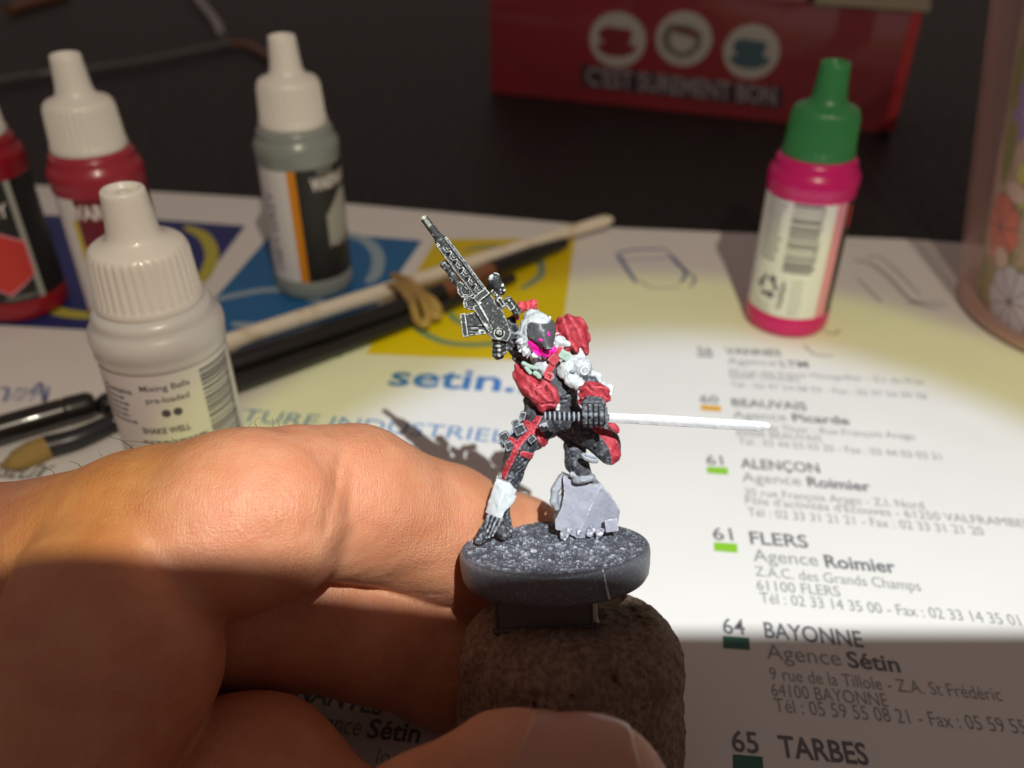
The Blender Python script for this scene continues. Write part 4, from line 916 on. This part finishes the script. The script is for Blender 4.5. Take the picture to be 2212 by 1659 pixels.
def guard(P):
    d = poly(P, sg, Z0+.4, 2.2, .3); q = smax(d, -( P[2]-(Z0-1.5)-((P[0]-B(540, 800)[0])*.9)**2*.28 ), .2)
    q = crease(P, q, B(600, 730, -1.6), B(580, 850, -1.6), .2, .18); q = crease(P, q, B(560, 740, -1.6), B(500, 900, -1.6), .3, -.12)
    return q+nz(P, 1.6, .08)
pt('shin_guard', guard, B(390, 620, -3), B(680, 970, 3.5), p_white, .11)
def foot(P):
    d = chain(P, [(B(500, 900, .5), rb(58)), (B(470, 990, -.2), rb(62)), (B(400, 1080, -1.5), rb(48)), (B(360, 1130, -2.6), rb(30))], .5)
    d = smin(d, chain(P, [(B(575, 860, 1.5), rb(24)), (B(575, 960, 1.6), rb(30)), (B(590, 1060, 1.2), rb(45))], .4), .4)
    d = smin(d, chain(P, [(B(490, 1000, -.5), rb(50)), (B(560, 1080, -1.0), rb(45))], .4), .4)
    for k in range(4): d = smin(d, rc(P, B(440+k*32, 940+k*8, -1.2), B(390+k*26, 1110-k*6, -2.4), rb(15), rb(13)), .08)
    return d+nz(P, 2.2, .12)
pt('boot', foot, B(290, 840, -4.5), B(660, 1170, 4), p_dark, .1)

# --- torso and coat
def torso(P):
    d = chain(P, [(K(250, 760, 1.6), rk(110)), (K(330, 900, 1.8), rk(120)), (K(350, 1040, 2.2), rk(110)), (K(420, 1120, 2.2), rk(120))], .8)
    d = smin(d, chain(P, [(K(160, 960, 2.5), rk(60)), (K(190, 1080, 2.6), rk(80))], .5), .5)
    for k in range(4): d = crease(P, d, K(330, 890+k*30, -.6), K(460, 870+k*34, -.6), .14, .16)
    return d+nz(P, 1.2, .12)
pt('torso', torso, K(60, 620, -3), K(580, 1260, 6), p_dark, .14)
def coat(P):
    d = chain(P, [(K(82, 770, 1.2), rk(44)), (K(140, 860, .4), rk(72)), (K(215, 920, -.4), rk(74)), (K(270, 960, -.6), rk(58)), (K(225, 1000, -.4), rk(38))], .4)
    d = smin(d, chain(P, [(K(60, 740, 1.5), rk(22)), (K(62, 800, 1.2), rk(26)), (K(120, 900, 1.0), rk(40))], .3), .3)
    d = smin(d, chain(P, [(K(240, 850, -1.0), rk(34)), (K(290, 900, -1.2), rk(36)), (K(300, 970, -1), rk(30))], .3), .3)
    for (x0, y0, x1, y1, w, dp) in ((120, 860, 210, 950, .14, .26), (150, 830, 240, 920, .13, .26), (95, 880, 180, 985, .14, .24), (190, 860, 270, 870, .12, .24), (200, 985, 320, 975, .14, .4), (245, 870, 250, 960, .12, .3), (75, 800, 140, 830, .12, .3)):
        d = crease(P, d, K(x0, y0, -1.5), K((x0+x1)/2+12, (y0+y1)/2-8, -1.8), w, dp); d = crease(P, d, K((x0+x1)/2+12, (y0+y1)/2-8, -1.8), K(x1, y1, -1.5), w, dp)
    u = (P[0]*.75+P[1]*.66); d = d+np.sin(u*5.0+vnoise(*P, .8)*2)*.10
    return d+nz(P, 1.5, .10)
pt('red_coat', coat, K(10, 690, -3.5), K(350, 1060, 4.5), p_red, .11)
pt('coat_lining', lambda P: chain(P, [(K(318, 880, -.4), rk(14)), (K(322, 950, -.5), rk(13)), (K(325, 1005, -.4), rk(18))], .2)+np.sin(P[1]*9)*.06, K(280, 840, -2), K(360, 1040, 1.5), p_white, .08)
# collar panels
pt('collar', lambda P: smin(chain(P, [(K(180, 690, .4), rk(34)), (K(240, 740, -.2), rk(44)), (K(300, 700, -.6), rk(30))], .3), chain(P, [(K(270, 800, -.4), rk(30)), (K(240, 770, -.2), rk(34))], .2), .2)+nz(P, 1.5, .16), K(120, 630, -3), K(350, 850, 3), p_white, .1)
for pts, w in (([(100, 712), (140, 735), (190, 745)], 14), ([(120, 745), (145, 775)], 12), ([(180, 780), (205, 800)], 18)):
    pt('collar_trim', lambda P, pts=pts, w=w: chain(P, [(K(x, y, -.9), rk(w)) for x, y in pts], .1)+nz(P, 2, .06), K(min(p[0] for p in pts)-25, min(p[1] for p in pts)-25, -2.2), K(max(p[0] for p in pts)+25, max(p[1] for p in pts)+25, .6), p_mint, .08)
# --- red sleeve of the sword arm, gathered in diagonal folds
def sleeve(P):
    d = smin(el(P, K(405, 500, 1.2), (rk(118), rk(100), 2.1), -10), el(P, K(458, 580, 1.2), (rk(76), rk(110), 1.8), 8), .6)
    d = smin(d, el(P, K(420, 600, -.3), (rk(64), rk(40), .9), -15), .3)
    u = (P[0]-K(400, 500)[0]); v = (P[1]-K(400, 500)[1]); s = u*.86-v*-.50
    d = d+np.sin((u*.90+v*.42)*4.6+vnoise(*P, .7)*1.5)*.15+np.sin((u*.2+v)*2.2)*.06
    return d+nz(P, 1.8, .08)
pt('red_sleeve', sleeve, K(290, 380, -3), K(550, 710, 4.5), p_red, .11)
# --- head: hood, mask, eyes
def hood(P):
    d = smin(el(P, K(185, 520, -1.4), (rk(118), rk(128), 2.3), 0), el(P, K(160, 410, -.4), (rk(58), rk(52), 1.3), 20), .4)
    d = smin(d, el(P, K(205, 420, -1.3), (rk(52), rk(42), 1.2), -15), .2)
    # shaggy fur collar round the jaw
    for k in range(17):
        t = k/16; a = math.radians(168+t*200); cx_, cy_ = 185+math.cos(a)*118, 545-math.sin(a)*128
        ox, oy = math.cos(a+.25), -math.sin(a+.25)
        d = smin(d, rc(P, K(cx_-ox*14, cy_-oy*14, -2.0+.5*math.sin(k*2.1)), K(cx_+ox*(20+8*math.sin(k*3.7)), cy_+oy*(22+8*math.cos(k*2.3)), -1.6+.6*math.sin(k)), rk(22), rk(7)), .12)
    d = smin(d, chain(P, [(K(300, 560, -1.4), rk(32)), (K(345, 575, -1.2), rk(36)), (K(395, 590, -1.2), rk(16))], .2), .25)
    d = smin(d, chain(P, [(K(290, 620, -1.6), rk(30)), (K(330, 620, -1.2), rk(26))], .2), .25)
    d = smin(d, rc(P, K(268, 440, -1.6), K(276, 410, -1.8), rk(14), rk(5)), .1)
    d = d+np.sin(np.arctan2(P[1]-K(0, 520)[1], P[0]-K(185, 0)[0])*26+vnoise(*P, 1)*2)*.05*(P[1] < K(0, 560)[1])
    return d+nz(P, 1.8, .14)
pt('hood', hood, K(30, 330, -5), K(440, 740, 3), p_white, .1)
mk = [K(124, 468), K(150, 456), K(200, 470), K(250, 466), K(284, 425), K(302, 448), K(308, 505), K(297, 575), K(282, 626), K(238, 632), K(214, 600), K(172, 584), K(136, 552), K(120, 506)]
def mask(P):
    dome = el(P, K(205, 525, -2.0), (rk(125), rk(125), 2.7), 0)
    dome = smin(dome, rc(P, K(205, 470, -3.9), K(262, 625, -4.3), rk(30), rk(24)), .8)
    d = smax(dome, poly(P, mk, Z0-3, 4, .1), .12)
    d = crease(P, d, K(135, 470, -4), K(160, 560, -4), .12, .12); d = crease(P, d, K(150, 560, -4.1), K(215, 590, -4.4), .12, .12)
    return d+nz(P, 2, .05)
pt('mask', mask, K(90, 400, -7), K(330, 660, -.5), p_mask, .09)
def bandk(P, pts, hw, zmax):
    Q = [P[0], P[1], np.zeros_like(P[0])]
    return smax(chain(Q, [((K(x, y)[0], K(x, y)[1], 0), rk(hw)) for x, y in pts], .15), P[2]-(Z0+zmax), .1)
for x, y, w, h, an in ((212, 563, 17, 9, -28), (266, 524, 10, 17, 18)):
    pt('eye', lambda P: smax(mask(P)-.12, rc(P, K(x-w*.5*math.cos(math.radians(an)), y, -4.5), K(x+w*.5*math.cos(math.radians(an)), y-h*.3, -4.5), rk(max(w, h)*.55), rk(max(w, h)*.5)), .05) if False else smax(mask(P)-.10, el(P, K(x, y, -4.2), (rk(w), rk(h), 1.6), an), .04), K(x-25, y-25, -7), K(x+25, y+25, -1), p_pink, .06, label='bright pink painted eye slit')  # eye slits in plain pink paint
pt('jaw_paint', lambda P: smax(hood(P)-.14, smax(bandk(P, [(150, 590), (172, 622), (200, 645), (245, 655), (292, 630)], 24, -.5), -(mask(P)-.05), .03), .06), K(120, 570, -6), K(330, 700, 0), p_pink, .08, label='pink paint under the mask')  # crescent of pink paint along the jaw
for (x, y, rx_, ry_, an, dd) in ((52, 395, 17, 42, 30, .6), (88, 345, 27, 40, 8, .2), (128, 338, 24, 38, -6, .2), (165, 330, 26, 36, -14, .5), (180, 348, 14, 26, -4, .8), (45, 388, 14, 20, 0, .9)):
    pt('hair_lock', lambda P: el(P, K(x, y, dd), (rk(rx_), rk(ry_), 1.0), an)+nz(P, 2, .07), K(x-55, y-55, dd-1.5), K(x+55, y+55, dd+1.5), p_redl, .1)
# --- strap, clasp, shoulder armour
pt('chest_strap', lambda P: smin(bx(P, K(320, 665, -1.9), (rk(30), rk(62), .35), -42, .15), bx(P, K(278, 745, -1.6), (rk(24), rk(66), .35), -28, .15), .1)+nz(P, 2, .06), K(220, 590, -3.5), K(380, 830, 0), p_red, .09)
pt('strap_buckle', lambda P: smax(bx(P, K(268, 800, -1.9), (rk(26), rk(24), .35), -28, .1), -bx(P, K(268, 800, -2.2), (rk(13), rk(11), .3), -28, .05), .05), K(220, 755, -3), K(315, 845, -.5), p_red, .07)
pt('clasp', lambda P: bx(P, K(371, 665, -2.2), (rk(38), rk(30), .4), -32, .15)+nz(P, 2.5, .06), K(310, 610, -3.5), K(430, 720, -1), p_mint, .08)
def pauld(P):
    d = el(P, K(420, 740, -1.2), (rk(105), rk(72), 1.7), 32)
    d = smin(d, el(P, K(485, 740, -2.2), (rk(62), rk(62), 1.4)), .25)
    d = smin(d, rc(P, K(480, 690, -1.6), K(473, 618, -1.4), rk(32), rk(5)), .35)
    d = smin(d, chain(P, [(K(420, 820, -2.2), rk(52)), (K(460, 850, -2.8), rk(40))], .3), .25)
    d = smin(d, chain(P, [(K(530, 770, -1.6), rk(36)), (K(590, 800, -1.8), rk(22)), (K(600, 830, -2), rk(10))], .2), .2)
    q = np.sqrt((P[0]-K(490, 765)[0])**2+(P[1]-K(490, 765)[1])**2); d = d-.14*np.exp(-((q-rk(26))/.13)**2)
    d = smax(d, -el(P, K(422, 770, -3.5), (rk(24), rk(18), .7), -40), .08)
    return d+nz(P, 1.6, .10)+nz(P, 3, .05)
pt('shoulder_armour', pauld, K(290, 590, -5.5), K(630, 920, 2), p_white, .1)
pt('shoulder_joint', lambda P: smin(el(P, K(423, 770, -3.0), (rk(19), rk(15), .3), -40), chain(P, [(K(505, 800, -2.8), rk(22)), (K(545, 835, -3.2), rk(30)), (K(590, 850, -3.3), rk(16))], .2), .02)+nz(P, 2.5, .08), K(390, 735, -5), K(625, 890, -1.5), p_dark, .09)
pt('elbow_guard', lambda P: chain(P, [(K(625, 850, -3.0), rk(20)), (K(662, 875, -3.4), rk(26)), (K(668, 915, -3.8), rk(16))], .3)+nz(P, 2, .1), K(590, 815, -5), K(700, 950, -1.5), p_white, .09)
def cuff(P):
    d = smin(el(P, K(565, 915, -4.8), (rk(102), rk(78), 1.9), -10), el(P, K(560, 960, -5.6), (rk(92), rk(48), 1.6), 0), .3)
    d = d+np.sin((P[1]*.9+P[0]*.35)*6.5+vnoise(*P, 1)*2.5)*.11
    return d+nz(P, 1.8, .09)
pt('red_cuff', cuff, K(430, 810, -8.5), K(700, 1040, -1), p_red, .1)
# --- gloved sword hand: palm and fingers wrapped round the grip
def glove(P):
    d = bx(P, K(558, 1010, -7.0), (rk(70), rk(60), 1.0), -2, .5)
    d = smin(d, bx(P, K(560, 960, -6.6), (rk(58), rk(28), 1.2), -6, .4), .3)
    return d+nz(P, 2, .06)
def fingers(P):
    d = None
    for k in range(4):
        x = 505+k*34
        q = chain(P, [(K(x, 1000, -8.2), rk(19)), (K(x+1, 1050, -9.0), rk(19)), (K(x+2, 1095, -8.4), rk(18)), (K(x+1, 1118+(k % 2)*6, -7.2), rk(16))], .05)
        d = q if d is None else np.minimum(d, q)
    d = smin(d, chain(P, [(K(630, 1010, -8.0), rk(18)), (K(637, 1070, -8.4), rk(17)), (K(638, 1130, -8.0), rk(15))], .05), .03)
    return d+nz(P, 2.5, .05)
sh = pt('gloved_hand', lambda P: smin(glove(P), fingers(P), .12), K(460, 910, -11), K(680, 1160, -4.5), p_dark, .09)
# --- sword
def grip(P):
    d = rc(P, K(258, 1060, -7.2), K(660, 1068, -7.8), rk(27), rk(27)); s = (P[0]-K(258, 0)[0])
    d = smax(d, P[0]-K(668, 0, -7.8)[0], .05)
    return d-.10*np.cos(s*2*math.pi/.62)*(s < rk(190))
pt('sword_grip', grip, K(220, 1020, -9), K(680, 1110, -5.5), p_dark, .08)
bl = [(648, 1036), (1000, 1052), (1400, 1076), (1640, 1092), (1690, 1100), (1712, 1118), (1700, 1138), (1640, 1158), (1300, 1138), (1000, 1120), (648, 1100)]
def bdp(x): return -7.8-(x-648)/1064*10.5          # the blade comes forward towards its tip
def KB(x, y): return K(x, y, bdp(x))
bx0, bx1 = KB(648, 1068), KB(1700, 1125); bsl = (bx1[2]-bx0[2])/(bx1[0]-bx0[0])
def blade(P):
    zc = bx0[2]+(P[0]-bx0[0])*bsl
    d = poly([P[0], P[1], P[2]-zc], [KB(x, y) for x, y in bl], 0, .42, .1)
    mid = bx0[1]+(P[0]-bx0[0])*(bx1[1]-bx0[1])/(bx1[0]-bx0[0])
    d = smax(d, np.abs(P[2]-zc)-.50+np.abs(P[1]-mid)*.55, .05)
    return d+nz(P, 1.5, .035)
pt('sword_blade', blade, K(630, 1000, -19.5), K(1760, 1190, -7), p_blade, .11)

# --- rifle arm
pt('rifle_arm', lambda P: chain(P, [(A(1060, 1330, 2.5), ra(100)), (A(960, 1200, 2.0), ra(88)), (A(905, 1080, 1.8), ra(62)), (A(915, 980, 1.6), ra(48))], .4)+np.sin(P[1]*5+P[0]*3)*.09+nz(P, 1.8, .12), A(830, 850, -1), A(1180, 1450, 6), p_dark, .12)
def rhand(P):
    d = chain(P, [(A(800, 1270, 0), ra(52)), (A(815, 1200, -.2), ra(55))], .2)
    for k in range(4):
        d = smin(d, chain(P, [(A(858, 1150+k*34, -1.2), ra(20)), (A(805, 1165+k*36, -1.8), ra(21)), (A(762, 1158+k*40, -1.2), ra(19))], .06), .05)
    return d+nz(P, 2, .08)
pt('gloved_hand', rhand, A(720, 1110, -3), A(900, 1370, 2), p_gun, .08)

# --- rifle (long parts follow the sight lines of their own points, tipped towards the viewer at the muzzle)
def gd(x, y): return -1.8-(1000-y)*.0032
def AA(x, y, d=0.0): return A(x, y, gd(x, y)+d)
axv = AA(655, 745)-AA(165, 100); axl = np.linalg.norm(axv); axu = axv/axl
rang = math.degrees(math.atan2(axv[1], axv[0]))
def g_(name, fn, x0, y0, x1, y1, mat=None, res=.075, parent=None, lo=-3, hi=3):
    dm = [gd(x0, y0), gd(x1, y1)]
    return pt(name, fn, A(x0, y0, min(dm)+lo), A(x1, y1, max(dm)+hi), mat or p_gun, res, parent, pad=.2)
g_('rifle_barrel', lambda P: smax(smin(rc(P, AA(160, 95), AA(330, 320), ra(34), ra(38)), rc(P, AA(300, 280), AA(330, 320), ra(52), ra(52)), .05), -rc(P, AA(135, 60), AA(205, 155), ra(20), ra(20)), .04)+nz(P, 3, .03)+.16*np.maximum(0, 1-np.abs(((P[0]-AA(160, 95)[0])*axu[0]+(P[1]-AA(160, 95)[1])*axu[1])-.0)/.0001)*0, 110, 40, 400, 390)
def hg(P):
    c = (AA(315, 285)+AA(640, 745))/2; h = np.linalg.norm(AA(640, 745)-AA(315, 285))/2
    tz = (P[0]-c[0])*axu[0]+(P[1]-c[1])*axu[1]            # along the gun
    Q = [P[0], P[1], P[2]-tz*axu[2]]
    d = bx(Q, c, (h, ra(62), .75), rang, .18)
    d = smin(d, bx(Q, c+np.array([math.sin(math.radians(rang))*-1, math.cos(math.radians(rang)), 0])*ra(46)+np.array([0, 0, -.1]), (h*1.0, ra(15), .85), rang, .2), .05)
    # serpentine groove and bolt holes
    un = np.array([-math.sin(math.radians(rang)), math.cos(math.radians(rang))]); s = (P[0]-c[0])*un[0]+(P[1]-c[1])*un[1]
    ph = tz*2*math.pi/(2*h/6.5)
    groove = np.abs(s-ra(4)-np.clip(np.sin(ph)*1.8, -1, 1)*ra(17))
    frn = (P[2]-(c[2]+tz*axu[2]) < -.5)
    d = d+.16*np.exp(-(groove/.085)**2)*frn*(np.abs(tz) < h*.93)
    for k in range(6):
        t = -h+(k+.55)*2*h/6.5; q = np.sqrt((tz-t)**2+(s+ra(26))**2); d = d+.22*np.exp(-(q/.20)**2)*frn
    d = d+.14*np.exp(-((tz+h*.94)/.06)**2)
    return d+nz(P, 3, .025)
g_('rifle_handguard', hg, 200, 200, 760, 860, res=.07, lo=-2.5, hi=2.5)
def box_a(x, y, w, h, an, th, dd=0.0, rd=.12): return lambda P: bx(P, AA(x, y, dd), (ra(w), ra(h), th), -an, rd)
def poly_a(pts, dd, th, rd=.12):
    m = sum(gd(*p) for p in pts)/len(pts); return lambda P: poly(P, [A(x, y, m) for x, y in pts], Z0+m+dd, th, rd)
U = lambda *f: (lambda P: __import__('functools').reduce(lambda a, b: smin(a, b, .06), [q(P) for q in f])+nz(P, 2.8, .05))
CUT = lambda f, *g: (lambda P: __import__('functools').reduce(lambda a, b: smax(a, -b, .05), [q(P) for q in g], f(P)))
R1 = lambda x0, y0, x1, y1, r0, r1, dd=0: (lambda P: rc(P, AA(x0, y0, dd), AA(x1, y1, dd), ra(r0), ra(r1)))
E1 = lambda x, y, w, h, an, th, dd=0: (lambda P: el(P, AA(x, y, dd), (ra(w), ra(h), th), -an))
g_('rifle_lower_tube', U(R1(345, 500, 470, 690, 30, 30, .1), R1(330, 490, 352, 512, 36, 36, .1), R1(392, 605, 402, 625, 24, 22, 0)), 280, 430, 530, 740)
g_('rifle_foregrip', CUT(U(poly_a([(438, 650), (470, 640), (560, 700), (585, 760), (545, 780), (480, 778), (450, 740)], 0, .5)), poly_a([(490, 680), (545, 720), (550, 755), (500, 752), (480, 720)], -.6, .25)), 410, 610, 620, 810)
g_('rifle_underlug', CUT(U(poly_a([(505, 790), (560, 770), (610, 800), (625, 880), (570, 892), (505, 868), (497, 830)], .1, .65)), poly_a([(525, 815), (570, 795), (595, 825), (598, 868), (535, 852)], -.7, .25)), 470, 740, 660, 920)
g_('rifle_receiver', CUT(U(poly_a([(598, 770), (610, 790), (700, 715), (790, 820), (845, 905), (905, 1060), (912, 1110), (880, 1165), (745, 1140), (712, 1100), (640, 960), (612, 870)], 0, .85, .2), box_a(655, 765, 68, 30, -38, .95), box_a(670, 960, 125, 26, 57, 1.05), E1(850, 1100, 70, 48, 50, 1.0), R1(610, 800, 730, 1010, 9, 9, -.95)),
    box_a(745, 860, 55, 48, 52, .22, -.95, .06), E1(810, 1090, 42, 40, 0, .5, -1.05), R1(780, 900, 745, 990, 5, 5, -.95), R1(850, 905, 800, 990, 4, 4, -.9), R1(690, 1010, 740, 1075, 6, 6, -1.0)), 560, 680, 960, 1210)
g_('rifle_bolt_head', U(lambda P: el(P, AA(812, 1085, -.95), (ra(26), ra(26), .22)), lambda P: el(P, AA(640, 825, -1.0), (ra(12), ra(12), .15))), 600, 790, 860, 1130, res=.06)
g_('rifle_magazine', CUT(U(poly_a([(478, 935), (600, 905), (640, 950), (700, 1085), (690, 1095), (520, 1112)], .1, .6, .1), box_a(505, 1020, 100, 24, 82, .75)), *[R1(545, 960+k*34, 668, 948+k*42, 8, 8, -.55) for k in range(4)]), 440, 870, 730, 1150)
g_('rifle_scope', U(R1(765, 625, 825, 715, 58, 42, .2), lambda P: el(P, AA(835, 672, -.6), (ra(15), ra(15), .25)), lambda P: el(P, AA(850, 715, -.5), (ra(14), ra(14), .25)), box_a(790, 760, 60, 22, 50, .6, .3), lambda P: el(P, AA(788, 757, -.6), (ra(13), ra(13), .25))), 680, 540, 900, 840)
g_('scope_lens', U(lambda P: el(P, AA(738, 605, -.35), (ra(32), ra(18), .55), 62), lambda P: el(P, AA(782, 572, .2), (ra(26), ra(10), .7), -20)), 690, 550, 830, 660, p_white, .06)
g_('rifle_capsule', CUT(U(R1(808, 795, 842, 845, 33, 30, -.5), R1(775, 815, 795, 870, 16, 16, -.4)), R1(815, 800, 838, 838, 16, 14, -1.1)), 740, 740, 900, 910, res=.065)
g_('rifle_stock', U(R1(890, 800, 960, 900, 34, 40, .6), box_a(905, 850, 40, 28, 55, .6, .4), lambda P: el(P, AA(893, 805, -.1), (ra(16), ra(16), .4))), 830, 740, 1030, 970)

# the rifle's pieces hang on its receiver, the blade on its grip
kids = [o for o in C.objects if o.parent == mini]
rec = next(o for o in kids if o.name.startswith('rifle_receiver')); grp = next(o for o in kids if o.name.startswith('sword_grip'))
for o in kids:
    if o is not rec and o.name.startswith(('rifle_', 'scope_')) and not o.name.startswith('rifle_arm'):
        o.parent = rec; o.name = o.name.replace('rifle_', '')
    if o.name.startswith('sword_blade'): o.parent = grp; o.name = 'blade'
rec.name = 'rifle'; grp.name = 'sword'
